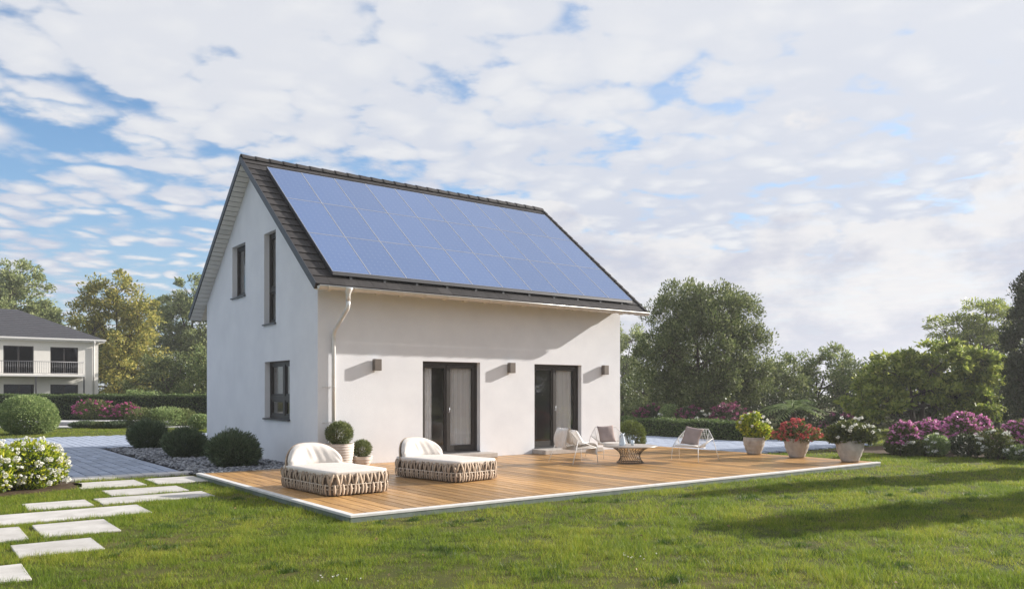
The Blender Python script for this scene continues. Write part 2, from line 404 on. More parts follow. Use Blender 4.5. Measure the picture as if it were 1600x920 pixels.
M['grass_dark'] = leaf_mat('dark_grass_tuft', [(.035, .075, .012), (.06, .11, .018), (.09, .14, .025)], .35)
M['litter'] = leaf_mat('fallen_leaf', [(.16, .09, .035), (.26, .17, .07), (.34, .26, .13)], .1)
M['lf_dark'] = leaf_mat('leaf_dark', [(0.03, 0.042, 0.021), (0.053, 0.072, 0.033), (0.088, 0.104, 0.046)], .18)
M['lf_grey'] = leaf_mat('leaf_lavender', [(0.058, 0.085, 0.046), (0.105, 0.144, 0.076), (0.174, 0.216, 0.117)], .2)
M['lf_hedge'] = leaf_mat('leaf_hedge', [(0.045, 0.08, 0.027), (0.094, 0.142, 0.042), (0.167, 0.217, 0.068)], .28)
M['lf_box'] = leaf_mat('leaf_box_ball', [(0.048, 0.072, 0.018), (0.102, 0.13, 0.031), (0.164, 0.189, 0.052)], .32)
M['lf_light'] = leaf_mat('leaf_light', [(0.12, 0.18, 0.064), (0.221, 0.297, 0.106), (0.362, 0.423, 0.18)], .35)
M['lf_lime'] = leaf_mat('leaf_lime', [(0.101, 0.159, 0.018), (0.23, 0.301, 0.029), (0.431, 0.475, 0.043), (0.604, 0.575, 0.071)], .42)
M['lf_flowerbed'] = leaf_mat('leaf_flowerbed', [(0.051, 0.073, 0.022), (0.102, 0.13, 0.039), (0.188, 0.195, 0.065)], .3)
M['fl_white'] = leaf_mat('petal_white', [(.62, .61, .52), (.80, .79, .72), (.86, .86, .82)], .25, tcol=1.0)
M['fl_pink'] = leaf_mat('petal_pink', [(0.357, 0.051, 0.168), (0.51, 0.111, 0.275), (0.612, 0.221, 0.367)], .3, tcol=1.05)
M['fl_magenta'] = leaf_mat('petal_magenta', [(.54, .14, .36), (.70, .27, .52), (.78, .42, .64)], .3, tcol=1.05)
M['fl_red'] = leaf_mat('petal_red', [(.42, .05, .07), (.56, .11, .11), (.66, .24, .20)], .3, tcol=1.05)
M['fl_mauve'] = leaf_mat('petal_mauve', [(.16, .04, .09), (.26, .07, .14), (.36, .13, .20)], .25)
# ------------------------------------------------------------------ ground
G = -0.10                                   # lawn level
def sheet(name, poly, z, mat, kind='structure', thick=None):
    mb = MB()
    if thick: mb.prism(poly, 2, z - thick, z)
    else: mb.add([(p[0], p[1], z) for p in poly], [tuple(range(len(poly)))])
    return tag(mb.build(name, mat), kind=kind)
sheet('lawn', [(-520, -520), (520, -520), (520, 520), (-520, 520)], G, M['lawn'])

# ------------------------------------------------------------------ house
LX, DY = 9.14, 7.94
PK = 0.797                                   # roof slope
OV, OE, ZE = 0.334, 0.664, 3.85
ZR = ZE + PK * (DY / 2 + OE)
CS = 1 / math.sqrt(1 + PK * PK); SN = PK * CS
def zroof(y): return ZE + PK * ((y if y < DY / 2 else DY - y) + OE)
house = empty('detached_house', (0, 0, 0), 0, 'white rendered gabled family house with dark tiled roof behind the wooden deck', 'house')

def wall_mesh(us, vs, holes, fn, thick, clips=()):
    """grid wall with openings; fn(u,v)->3D, thick = inward vector, clips = (point, normal) keep the inner side"""
    bm = bmesh.new(); vd = {}
    def vert(i, j):
        if (i, j) not in vd: vd[(i, j)] = bm.verts.new(fn(us[i], vs[j]))
        return vd[(i, j)]
    for i in range(len(us) - 1):
        for j in range(len(vs) - 1):
            cu, cv = (us[i] + us[i + 1]) / 2, (vs[j] + vs[j + 1]) / 2
            if any(h[0] < cu < h[1] and h[2] < cv < h[3] for h in holes): continue
            bm.faces.new((vert(i, j), vert(i + 1, j), vert(i + 1, j + 1), vert(i, j + 1)))
    for p, nrm in clips:
        bmesh.ops.bisect_plane(bm, geom=list(bm.verts) + list(bm.edges) + list(bm.faces), plane_co=p, plane_no=nrm, clear_outer=True, dist=1e-5)
    r = bmesh.ops.extrude_face_region(bm, geom=list(bm.faces))
    bmesh.ops.translate(bm, verts=[e for e in r['geom'] if isinstance(e, bmesh.types.BMVert)], vec=thick)
    bmesh.ops.recalc_face_normals(bm, faces=bm.faces)
    return bm
def bm_obj(name, bm, mat, parent):
    me = bpy.data.meshes.new(name); bm.to_mesh(me); bm.free(); me.materials.append(mat)
    return link(bpy.data.objects.new(name, me), parent)
TH = 0.32
D1 = (2.63, 4.28, 0.13, 2.335); D2 = (6.01, 7.66, 0.13, 2.335)
WL = (1.575, 3.195, 0.965, 2.345); WA = (4.60, 5.65, 4.145, 5.53); WB = (2.45, 3.23, 3.275, 5.515)
ZW = 4.205
bm_obj('wall', wall_mesh([TH, D1[0], D1[1], D2[0], D2[1], LX - TH], [G - .05, .13, 2.335, ZW], [D1, D2], lambda u, v: (u, 0, v), (0, TH, 0)), M['render_wall'], house)
roofclip = [((0, 0, ZE + PK * OE - .10), (0, -PK, 1)), ((0, DY, ZE + PK * OE - .10), (0, PK, 1))]
gy_ = [0, WL[0], WB[0], WL[1], WB[1], DY / 2, WA[0], WA[1], DY]
gz_ = [G - .05, WL[2], WL[3], WB[2], WA[2], WB[3], WA[3], 8.0]
e = .002
bm_obj('wall', wall_mesh(gy_, gz_, [WL, WA, WB], lambda u, v: (0, u, v), (TH, 0, 0), roofclip), M['render_wall'], house)
bm_obj('wall', wall_mesh([0, DY / 2, DY], [G - .05, 3.0, 8.0], [], lambda u, v: (LX, u, v), (-TH, 0, 0), roofclip), M['render_wall'], house)
bm_obj('wall', wall_mesh([TH, LX - TH], [G - .05, ZW], [], lambda u, v: (u, DY, v), (0, -TH, 0)), M['render_wall'], house)
mb = MB(); mb.box((TH, TH, -.05), (LX - TH, DY - TH, .10)); mb.build('floor', M['inner_floor'], house)
mb = MB(); mb.box((TH, TH, 2.62), (LX - TH, DY - TH, 2.85)); mb.build('ceiling', M['inner_wall'], house)
mb = MB(); mb.box((TH, 4.2, .10), (LX - TH, 4.32, 2.62)); mb.build('partition_wall', M['inner_wall'], house)

# roof: two thick plates with a dark metal verge
def slope_pt(x, s, off, back=False):          # s = distance up the slope from the eave, off = normal offset above the roof top plane
    y = -OE + s * CS - off * SN; z = ZE + s * SN + off * CS
    return (x, DY - y if back else y, z)
SL = (DY / 2 + OE) / CS
roof = None
for back in (False, True):
    mb = MB()
    a = [slope_pt(0, 0, -.02, back), slope_pt(0, SL, -.02, back), slope_pt(0, SL - .10 * PK, -.12, back), slope_pt(0, 0.0, -.12, back)]
    mb.prism([(p[1], p[2]) for p in a], 0, -OV + .012, LX + OV - .012)
    o = mb.build('roof' if not back else 'rear_roof', M['underlay'], house, recalc=True)
    if not back: roof = o
    mb = MB()                                 # verge strip, both gables
    b = [slope_pt(0, -.01, .03, back), slope_pt(0, SL + .01, .03, back), slope_pt(0, SL - .12 * PK, -.12, back), slope_pt(0, -.01, -.12, back)]
    for x0 in (-OV - .012, LX + OV - .012):
        mb = MB(); mb.prism([(p[1], p[2]) for p in b], 0, x0, x0 + .024); mb.build('verge_trim', M['roof_edge'], house, recalc=True)
    # white soffit boards under the left and right verge overhang
    nb = 36; w = SL / nb
    me = None
    for gx0, gx1 in ((-OV + .014, -.003), (LX + .003, LX + OV - .014)):
        for i in range(nb):
            if back is False and gx0 > 1 and i % 1: continue
            a = [slope_pt(0, i * w + .011, -.125, back), slope_pt(0, (i + 1) * w - .011, -.125, back), slope_pt(0, (i + 1) * w - .011, -.145, back), slope_pt(0, i * w + .011, -.145, back)]
            if gx0 > 1: continue
            mb = MB(); mb.prism([(p[1], p[2]) for p in a], 0, gx0, gx1)
            mb.build('soffit_board', M['soffit'], house, recalc=True)
    if True:                                  # right verge underside in one piece (never in view from the terrace)
        a = [slope_pt(0, .01, -.125, back), slope_pt(0, SL - .1, -.125, back), slope_pt(0, SL - .12, -.145, back), slope_pt(0, .01, -.145, back)]
        mb = MB(); mb.prism([(p[1], p[2]) for p in a], 0, LX + .003, LX + OV - .014); mb.build('verge_soffit', M['soffit'], house, recalc=True)
    # eave soffit
    a = [slope_pt(0, .03, -.125, back), slope_pt(0, .83, -.125, back), slope_pt(0, .83, -.14, back), slope_pt(0, .03, -.14, back)]
    mb = MB(); mb.prism([(p[1], p[2]) for p in a], 0, .0, LX); mb.build('eave_soffit', M['rafter'], house, recalc=True)
# rafter ends under the front eave
for i in range(16):
    x = .16 + i * (LX - .32) / 15
    a = [slope_pt(0, .12, -.142), slope_pt(0, .80, -.142), (0, .0, 3.86), (0, .0, 3.70), slope_pt(0, .30, -.27)]
    a = [slope_pt(0, .14, -.142), slope_pt(0, .83, -.142), slope_pt(0, .86, -.36), slope_pt(0, .34, -.36)]
    mb = MB(); mb.prism([(p[1], p[2]) for p in a], 0, x - .045, x + .045); mb.build('rafter_end', M['rafter'], house, recalc=True)
# tiles: every one that shows round the solar array
NX, NC = 29, 19
tw = (LX + 2 * OV) / NX; tl = SL / NC
tm = MB()
tm.add([(0.003, -.02, .030), (tw - .003, -.02, .030), (tw - .003, tl + .05, .004), (0.003, tl + .05, .004),
        (0.003, -.02, .006), (tw - .003, -.02, .006), (tw - .003, tl + .05, -.016), (0.003, tl + .05, -.016)],
       [(0, 1, 2, 3), (7, 6, 5, 4), (0, 4, 5, 1), (1, 5, 6, 2), (2, 6, 7, 3), (3, 7, 4, 0)])
tmesh = tm.mesh('roof_tile'); tmesh.materials.append(M['tile'])
ang = math.atan(PK)
for c in range(NC):
    for i in range(NX):
        if 2 <= c <= NC - 3 and 2 <= i < NX - 2: continue
        o = bpy.data.objects.new('roof_tile', tmesh); link(o, roof)
        p = slope_pt(-OV + i * tw + (tw / 2 if False else 0), c * tl, .0)
        o.location = p; o.rotation_euler = (ang + random.uniform(-.004, .004), random.uniform(-.004, .004), 0)
# ridge caps
rl = (LX + 2 * OV) / 27
rm = MB()
prof = [(-.15, -.075), (-.13, -.02), (-.07, .035), (0, .055), (.07, .035), (.13, -.02), (.15, -.075), (.11, -.05), (.055, .01), (0, .03), (-.055, .01), (-.11, -.05)]
n = len(prof)
vs = [(0, p[0], p[1]) for p in prof] + [(rl + .03, p[0] * .88, p[1] * .88 - .012) for p in prof]
rm.add(vs, [(i, (i + 1) % n, n + (i + 1) % n, n + i) for i in range(n)] + [(0, 1, 2, 3, 8, 9)[::-1] if False else tuple(range(n - 1, -1, -1)), tuple(range(n, 2 * n))])
rmesh = rm.mesh('ridge_tile'); rmesh.materials.append(M['tile'])
for i in range(27):
    o = bpy.data.objects.new('ridge_tile', rmesh); link(o, roof); o.location = (-OV + i * rl, DY / 2, ZR + .03)
# right-hand verge caps seen as small steps against the sky
vm = MB(); vm.box((-.03, -.02, -.01), (.05, tl + .04, .028)); vmesh = vm.mesh('verge_tile'); vmesh.materials.append(M['tile'])
for c in range(NC):
    o = bpy.data.objects.new('verge_tile', vmesh); link(o, roof); o.location = slope_pt(LX + OV, c * tl, .03); o.rotation_euler = (ang - .05, 0, 0)
# gutter, brackets, downpipe
gy0, gz0, gr = -OE - .075, ZE - .045, .072
gp = []
for k in range(9):
    a = math.pi + math.pi * k / 8; gp.append((gy0 + gr * math.cos(a), gz0 + gr * math.sin(a)))
for k in range(8, -1, -1):
    a = math.pi + math.pi * k / 8; gp.append((gy0 + (gr - .006) * math.cos(a), gz0 + (gr - .006) * math.sin(a)))
mb = MB(); mb.prism(gp, 0, -OV + .03, LX + OV + .02)
gutter = mb.build('gutter', M['gutter'], house, recalc=True)
mb = MB(); mb.tube([(-OV + .03, gy0 - gr, gz0 + .004), (LX + OV + .02, gy0 - gr, gz0 + .004)], .011, 8); mb.build('gutter_bead', M['pipe'], gutter)
for xx in (-OV + .03, LX + OV + .02):
    mb = MB(); mb.prism([gp[k] for k in range(9)], 0, xx - .004, xx + .004); mb.build('gutter_end', M['gutter'], gutter)
for i in range(17):
    x = -.1 + i * .59
    q = [(gy0 + (gr + .004) * math.cos(math.pi + math.pi * k / 8), gz0 + (gr + .004) * math.sin(math.pi + math.pi * k / 8)) for k in range(9)]
    q += [(gy0 + (gr + .010) * math.cos(math.pi + math.pi * k / 8), gz0 + (gr + .010) * math.sin(math.pi + math.pi * k / 8)) for k in range(8, -1, -1)]
    mb = MB(); mb.prism(q, 0, x - .012, x + .012); mb.build('gutter_bracket', M['gutter'], gutter, recalc=True)
mb = MB(); mb.lathe([(.048, -.30), (.05, -.16), (.075, -.10), (.105, -.055), (.108, -.03), (.1, -.028)], 20, (.36, gy0, gz0 + .02))
mb.build('gutter_outlet', M['pipe'], house)
pts = [(.36, gy0, gz0 - .24), (.36, gy0, gz0 - .38), (.358, gy0 + .03, gz0 - .44), (.355, gy0 + .08, gz0 - .48), (.342, -.17, gz0 - .82), (.34, -.10, gz0 - .90), (.34, -.066, gz0 - .98), (.34, -.066, gz0 - 1.1), (.34, -.066, 0.01)]
mb = MB(); mb.tube(pts, .045, 14); dp = mb.build('downpipe', M['pipe'], house)
for z in (.95, 1.72):
    mb = MB(); mb.tube([(.34 + .05 * math.cos(t), -.066 + .05 * math.sin(t), z) for t in np.linspace(0, 2 * math.pi, 16)[:-1]], .007, 5, closed=True); mb.tube([(.29, -.066, z), (.14, -.02, z - .01), (.08, .01, z - .012)], .006, 5)
    mb.build('pipe_clamp', M['pipe'], dp)

# windows and doors
def wbox(a, b): return MB().box(a, b)
def part_box(name, a, b, mat, parent, bev=.004):
    return MB().box(a, b).build(name, mat, parent, bevel=bev)
def terrace_door(D, split):
    x0, x1, z0, z1 = D
    fy = .135                                  # outer face of the frame behind the wall face
    f = MB(); F = .055
    f.box((x0, fy, z0), (x0 + F, fy + .07, z1)); f.box((x1 - F, fy, z0), (x1, fy + .07, z1)); f.box((x0 + F, fy, z1 - .07), (x1 - F, fy + .07, z1)); f.box((x0 + F, fy, z0), (x1 - F, fy + .07, z0 + .04))
    d = f.build('terrace_door', M['frame'], house)
    xm = x0 + (x1 - x0) * split
    for (a, b, dy) in ((x0 + F + .004, xm - .002, .014), (xm + .002, x1 - F - .004, .014)):
        s = MB(); S = .085; y0 = fy + dy; y1 = fy + .072; zb, zt = z0 + .045, z1 - .075
        s.box((a, y0, zb), (a + S, y1, zt)); s.box((b - S, y0, zb), (b, y1, zt)); s.box((a + S, y0, zt - .08), (b - S, y1, zt)); s.box((a + S, y0, zb), (b - S, y1, zb + .13))
        lf = s.build('door_leaf', M['frame'], d)
        MB().box((a + S - .004, y0 + .022, zb + .126), (b - S + .004, y0 + .034, zt - .076)).build('pane', M['glass'], d)
    MB().box((xm - .035, fy - .006, z0 + .045), (xm + .035, fy + .016, z1 - .078)).build('meeting_stile', M['frame'], d)
    h = MB(); h.tube([(xm + .02, fy - .006, z0 + .98), (xm + .02, fy - .045, z0 + .98), (xm + .02, fy - .05, z0 + 1.10)], .009, 6); h.build('handle', M['alu'], d)
    MB().box((x0, -.02, z0 - .0), (x1, fy + .002, z0 + .018)).build('threshold', M['sill'], d)
    return d
dA = terrace_door(D1, .475); dB = terrace_door(D2, .475)
def curtain(x0, x1, y, z0, z1, folds, amp, par, seed, flare=0.0):
    rg = random.Random(seed); ph = [rg.uniform(0, 6) for _ in range(4)]
    def fn(u, v):
        w = 1 + flare * (1 - v) ** 3
        x = (x0 + x1) / 2 + (u - .5) * (x1 - x0) * w
        yy = y + amp * math.sin(u * folds * 2 * math.pi + ph[0] + .5 * math.sin(u * 9 + ph[1])) + amp * .5 * math.sin(u * folds * 1.37 * 2 * math.pi + ph[2] + v)
        return (x, yy, z0 + v * (z1 - z0))
    mb = MB(); mb.grid(fn, folds * 10, 6); return mb.build('curtain', M['curtain'], par)
curtain(2.74, 3.02, .238, .12, 2.30, 5, .015, dA, 1); curtain(3.50, 4.16, .238, .16, 2.30, 11, .015, dA, 2)
curtain(6.86, 7.48, .238, .14, 2.30, 10, .015, dB, 3)

def gable_window(Wd, mull=None, trans=None, name='window'):
    y0, y1, z0, z1 = Wd; fx = .134; F = .075
    f = MB()
    f.box((fx, y0, z0), (fx + .075, y0 + F, z1)); f.box((fx, y1 - F, z0), (fx + .075, y1, z1)); f.box((fx, y0 + F, z0), (fx + .075, y1 - F, z0 + F)); f.box((fx, y0 + F, z1 - F), (fx + .075, y1 - F, z1))
    w = f.build(name, M['frame'], house)
    ys = [y0 + F] + ([mull] if mull else []) + [y1 - F]; zs = [z0 + F] + ([trans] if trans else []) + [z1 - F]
    if mull: MB().box((fx - .004, mull - .06, z0 + F), (fx + .07, mull + .06, z1 - F)).build('mullion', M['frame'], w)
    if trans:
        if mull:
            MB().box((fx - .002, y0 + F, trans - .05), (fx + .068, mull - .06, trans + .05)).build('transom', M['frame'], w); MB().box((fx - .002, mull + .06, trans - .05), (fx + .068, y1 - F, trans + .05)).build('transom', M['frame'], w)
        else: MB().box((fx - .002, y0 + F, trans - .045), (fx + .068, y1 - F, trans + .045)).build('transom', M['frame'], w)
    for i in range(len(ys) - 1):
        for j in range(len(zs) - 1):
            a, b = ys[i] + (.06 if i else 0), ys[i + 1] - (.06 if i < len(ys) - 2 else 0)
            c, d = zs[j] + (.05 if j else 0), zs[j + 1] - (.05 if j < len(zs) - 2 else 0)
            s = MB(); S = .05
            s.box((fx + .012, a + .002, c + .002), (fx + .06, a + S, d - .002)); s.box((fx + .012, b - S, c + .002), (fx + .06, b - .002, d - .002)); s.box((fx + .012, a + S, c + .002), (fx + .06, b - S, c + S)); s.box((fx + .012, a + S, d - S), (fx + .06, b - S, d - .002))
            s.build('sash', M['frame'], w)
            MB().box((fx + .03, a + S - .003, c + S - .003), (fx + .042, b - S + .003, d - S + .003)).build('pane', M['glass'], w)
    sl = MB(); sl.prism([(-.05, z0 - .035), (-.05, z0 - .002), (fx + .004, z0 + .012), (fx + .004, z0 - .018)], 1, y0 - .03, y1 + .03); sl.build('sill', M['sill'], w, recalc=True)
    return w
gable_window(WL, 2.27, 1.46); gable_window(WA); gable_window(WB, None, 4.12)

# solar array on the roof
arr = empty('solar_array', (.13, slope_pt(0, .35, .13)[1], slope_pt(0, .35, .13)[2]), 0, 'array of thirty blue solar panels in three rows on the dark roof', 'solar array')
NP, NR = 10, 3
pw, pl = 9.03 / NP, 1.647
gap = .008
pm_ = MB(); pm_.box((.008, .008, -.012), (pw - gap - .008, pl - gap - .008, .0)); pmesh = pm_.mesh('solar_panel'); pmesh.materials.append(M['panel'])
fr_ = MB(); a0, a1, b0, b1 = 0, pw - gap, 0, pl - gap
for bx in (((a0, b0, -.04), (a1, b0 + .008, .004)), ((a0, b1 - .008, -.04), (a1, b1, .004)), ((a0, b0 + .008, -.04), (a0 + .008, b1 - .008, .004)), ((a1 - .008, b0 + .008, -.04), (a1, b1 - .008, .004))): fr_.box(*bx)
fmesh = fr_.mesh('panel_frame'); fmesh.materials.append(M['alu'])
for r_ in range(NR):
    for c_ in range(NP):
        o = bpy.data.objects.new('solar_panel', pmesh); link(o, arr)
        o.location = (c_ * pw, r_ * pl * CS, r_ * pl * SN); o.rotation_euler = (ang, 0, 0)
        f = bpy.data.objects.new('panel_frame', fmesh); link(f, o)
for r_ in range(NR):
    for t in (.35, 1.30):
        s_ = r_ * pl + t
        mb = MB(); mb.box((-.04, s_ * CS - .02 + .075 * SN, s_ * SN - .095 * CS - .01), (9.07, s_ * CS + .02 + .075 * SN, s_ * SN - .062)); mb.build('mounting_rail', M['darkalu'], arr)
# dark skirt along the lower and left edges plus roof hooks
mb = MB(); mb.prism([(-.012, -.075), (-.004, -.012), (.02, -.02), (.035, -.075)], 0, 0, 9.02); mb.build('lower_skirt', M['darkalu'], arr, recalc=True)
q = [(-.0 + 0 * CS, -.09), (0, -.012), (3 * pl * CS, 3 * pl * SN - .012), (3 * pl * CS, 3 * pl * SN - .10)]
mb = MB(); mb.prism(q, 0, -.014, -.002); mb.build('side_skirt', M['darkalu'], arr, recalc=True)
for i in range(11):
    mb = MB(); mb.box((.4 + i * .82, .01, -.15), (.46 + i * .82, .06, -.05)); mb.build('roof_hook', M['darkalu'], arr)

# wall lamps
for i, (xl, lab) in enumerate(((1.385, 'bronze box wall lamp beside the downpipe, left of both glazed doors'), (5.195, 'bronze box wall lamp on white wall between the two glazed doors'), (8.475, 'bronze box wall lamp right of both glazed doors near the house corner'))):
    l = empty('wall_lamp', (xl, 0, 2.085), 0, lab, 'wall lamp', 'bronze wall lamps along the house front')
    MB().box((-.085, -.150, 0.004), (.085, -.022, .262)).build('lamp_body', M['lamp'], l, bevel=.004)
    MB().box((-.05, -.022, .04), (.05, -.001, .22)).build('back_plate', M['lamp'], l)
    MB().box((-.06, -.125, -.001), (.06, -.045, .006)).build('lens', M['lens'], l)
    MB().box((-.06, -.125, .260), (.06, -.045, .267)).build('lens', M['lens'], l)

# door steps
for (x0, x1, yd, lab) in ((2.35, 4.52, -.42, 'long grey stone step below the left glazed door'), (5.93, 7.95, -.55, 'long grey stone step below the right glazed door')):
    s = tag(MB().box((x0, yd, .002), (x1, -.004, .115)).build('door_step', M['step'], bevel=.008), lab, 'step', 'stone steps below the glazed doors')

# ------------------------------------------------------------------ deck
deck = empty('timber_deck', (-2.52, -6.8, 0), 0, 'low golden wooden terrace deck with pale edging in front of the house', 'deck')
DX0, DX1, DY0, DY1 = -2.52, 10.75, -6.8, -.012
NB = 68; bw = (DX1 - DX0 - .11 - .002) / NB
bl = DY1 - DY0 - .115
pk = MB(); pk.box((.0085, 0, -.028), (bw - .0085, bl, 0)); pkm = pk.mesh('plank')
bmm = bmesh.new(); bmm.from_mesh(pkm); bmesh.ops.bevel(bmm, geom=[e_ for e_ in bmm.edges if abs(e_.verts[0].co.y - e_.verts[1].co.y) > 1 and e_.verts[0].co.z > -.01], offset=.004, segments=1, affect='EDGES'); bmm.to_mesh(pkm); bmm.free()
pkm.materials.append(M['plank'])
for i in range(NB):
    o = bpy.data.objects.new('plank', pkm); link(o, deck); o.location = (.11 + i * bw, .115, random.uniform(-.0012, .0012) - .004)
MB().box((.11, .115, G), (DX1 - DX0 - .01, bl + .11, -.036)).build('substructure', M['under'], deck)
MB().box((0, 0, -.035), (DX1 - DX0, .11, .002)).build('edging', M['kerb'], deck, bevel=.005)
MB().box((0, .113, -.035), (.107, DY1 - DY0 + .1, .002)).build('edging', M['kerb'], deck, bevel=.005)
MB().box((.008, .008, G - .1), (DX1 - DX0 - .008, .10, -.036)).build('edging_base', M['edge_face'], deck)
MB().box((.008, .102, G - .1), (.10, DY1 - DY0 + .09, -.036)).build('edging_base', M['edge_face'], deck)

# ------------------------------------------------------------------ driveway, paths
drive = sheet('driveway', [(-9.5, .80), (-2.3, .80), (-2.3, 9.9), (3.5, 9.9), (3.5, 17.4), (-9.5, 17.4)], G + .012, M['joint'])
cells = []
pwx, pwy = .25, .50
for i in range(0, 52):
    for j in range(0, 34):
        x = -9.5 + i * pwx; y = 1.24 + j * pwy - (pwy / 2 if i % 2 else 0)
        if y < 1.23 or y + pwy > 17.5: 
            continue
        if x + pwx > -2.29 and y < 9.9: continue
        if x + pwx > 3.51: continue
        cells.append((math.hypot(x + 7.15, y + 16.4), x, y, pwy))
    if i % 2:
        x = -9.5 + i * pwx
        if x + pwx <= -2.29: cells.append((math.hypot(x + 7.15, 17.6), x, 1.24, pwy / 2))
def inview(x, y):
    dx, dy = x + 7.151, y + 16.375; fd = .6045 * dx + .797 * dy; rt = .797 * dx - .6045 * dy
    return -.66 < rt / max(fd, .1) < .66
cells.sort(); near = [c for c in cells if inview(c[1] + .12, c[2] + .2)]
big = set(near[:290])
def paver_mesh(w, l):
    b = MB(); g = .010
    b.add([(g, g, 0), (w - g, g, 0), (w - g, l - g, 0), (g, l - g, 0), (g + .005, g + .005, .055), (w - g - .005, g + .005, .055), (w - g - .005, l - g - .005, .055), (g + .005, l - g - .005, .055)],
          [(4, 5, 6, 7), (0, 1, 5, 4), (1, 2, 6, 5), (2, 3, 7, 6), (3, 0, 4, 7)])
    return b
pvm = {}
for L_ in (pwy, pwy / 2):
    pvm[L_] = paver_mesh(pwx, L_).mesh('paver'); pvm[L_].materials.append(M['paver'])
kb = MB(); kb.box((.006, .006, 0), (.244, .43, .058)); kbm = kb.mesh('kerb_block'); kbm.materials.append(M['kerb_block'])
for i in range(28):
    o = bpy.data.objects.new('kerb_block', kbm); link(o, drive); o.location = (-9.3 + i * .25, .80, G - .01 + random.uniform(-.002, .003))
rest = MB()
for c in cells:
    zj = random.uniform(-.003, .003)
    if c in big:
        o = bpy.data.objects.new('paver', pvm[c[3]]); link(o, drive); o.location = (c[1], c[2], G - .01 + zj)
    else:
        b = paver_mesh(pwx, c[3]); rest.add([(v[0] + c[1], v[1] + c[2], v[2] + G - .01 + zj) for v in b.v], b.f)
o = rest.build('far_pavers', M['paver'], drive); tag(o, kind='stuff')
# paving beyond the deck on the right
yard = sheet('paved_yard', [(10.78, -2.95), (17.6, -2.95), (17.6, -.4), (15.6, 1.0), (15.6, 22), (9.2, 22), (9.2, .0), (10.78, .0)], G + .012, M['joint'])
rest = MB()
for i in range(0, 34):
    for j in range(0, 48):
        x = 9.2 + i * .25; y = -2.95 + j * .5 - (.25 if i % 2 else 0)
        if y < -2.96: continue
        if x < 10.77 and y < 0: continue
        if x > 15.4 and y > 0.2: continue
        b = paver_mesh(.25, .5); zj = random.uniform(-.004, .004); rest.add([(v[0] + x, v[1] + y, v[2] + G - .01 + zj) for v in b.v], b.f)
tag(rest.build('yard_pavers', M['paver'], yard), kind='stuff')

# stepping slabs
slabs = [(-4.67, -3.60, -.67, .36, 'pale stepping slab touching the driveway edge beside the flowering bush', ),
         (-3.41, -2.50, -.67, .38, 'pale stepping slab between driveway edge and deck corner'),
         (-4.44, -3.22, -2.0, -1.18, 'pale stepping slab with a small dark shadow, second row from the driveway'),
         (-4.75, -3.09, -3.02, -2.26, 'long pale stepping slab nearest the deck edging'),
         (-5.72, -4.87, -3.04, -2.27, 'short pale stepping slab just in front of the white flowering bush'),
         (-7.20, -4.35, -4.3, -3.37, 'longest pale stepping slab running out of the left edge'),
         (-7.10, -5.99, -5.66, -4.62, 'pale stepping slab at the left edge behind the long foreground slab'),
         (-5.85, -5.02, -5.65, -4.59, 'pale stepping slab third row from the front, right of its neighbour'),
         (-6.21, -5.41, -6.80, -6.01, 'pale stepping slab in the lawn, second nearest the camera'),
         (-7.30, -6.22, -7.95, -7.17, 'pale stepping slab in the bottom left corner nearest the camera')]
for (x0, x1, y0, y1, lab) in slabs:
    o = MB().box((x0, y0, G - .04), (x1, y1, G + .020)).build('stepping_slab', M['slab'], bevel=.006)
    tag(o, lab, 'stepping slab', 'stepping slabs laid in the lawn')

# gravel bed by the gable
sheet('gravel_bed', [(-2.3, .05), (-.0, .05), (-.0, 9.9), (-2.3, 9.9)], G + .016, M['gravel_bed'])
def ico():
    bm = bmesh.new(); bmesh.ops.create_icosphere(bm, subdivisions=1, radius=1)
    v = np.array([x.co[:] for x in bm.verts]); f = np.array([[q.index for q in x.verts] for x in bm.faces]); bm.free(); return v, f
IV, IF = ico()
def scatter_stones(name, pts, sizes, mat, rng, flat=.6):
    n = len(pts); k = len(IV)
    V = IV[None] * (1 + rng.uniform(-.28, .28, (n, k, 1)))
    V = V * (sizes[:, None, None] * np.stack([rng.uniform(.8, 1.3, n), rng.uniform(.7, 1.1, n), rng.uniform(.7, 1.1, n) * flat], 1)[:, None, :])
    a = rng.uniform(0, 6.28, n); c, s = np.cos(a)[:, None], np.sin(a)[:, None]
    X = V[..., 0] * c - V[..., 1] * s; Y = V[..., 0] * s + V[..., 1] * c
    V = np.stack([X, Y, V[..., 2]], 2) + pts[:, None, :]
    F = (IF[None] + (np.arange(n) * k)[:, None, None]).reshape(-1, 3)
    return np_mesh(name, V.reshape(-1, 3), F, mat)
ng = 5200
pts = np.stack([RNG.uniform(-2.36, -.02, ng), .05 + 9.8 * RNG.uniform(0, 1, ng) ** 1.25, np.full(ng, G + .03)], 1)
pts[:, 0] += np.where(pts[:, 0] < -2.2, RNG.normal(0, .05, ng), 0)
pts[:, 2] += RNG.uniform(0, .03, ng)
tag(scatter_stones('gravel', pts, RNG.uniform(.022, .055, ng), M['gravel'], RNG), kind='stuff', label='grey and blue rounded gravel along the gable wall')

# road and kerb beyond the far lawn (they run across the view at the left)
FW = np.array([.6045, .797]); RT = np.array([.797, -.6045]); CC = np.array([-7.151, -16.375])
def cam_pt(u, D): return CC + D * (FW + RT * (u - 800) / 1254.79)          # plan point used to lay out the far side of the street
def band(name, u0, u1, D0, D1, z, mat, **k):
    P = [cam_pt(u0, D0), cam_pt(u1, D0), cam_pt(u1, D1), cam_pt(u0, D1)]
    return sheet(name, [tuple(p) for p in P], z, mat, **k)
band('road', -500, 560, 39.3, 43.6, G + .006, M['road'])
band('near_kerb', -500, 560, 38.2, 39.28, G + .05, M['kerb'], thick=.1)
band('far_pavement', -500, 560, 43.62, 46.5, G + .09, M['kerb'], thick=.15)
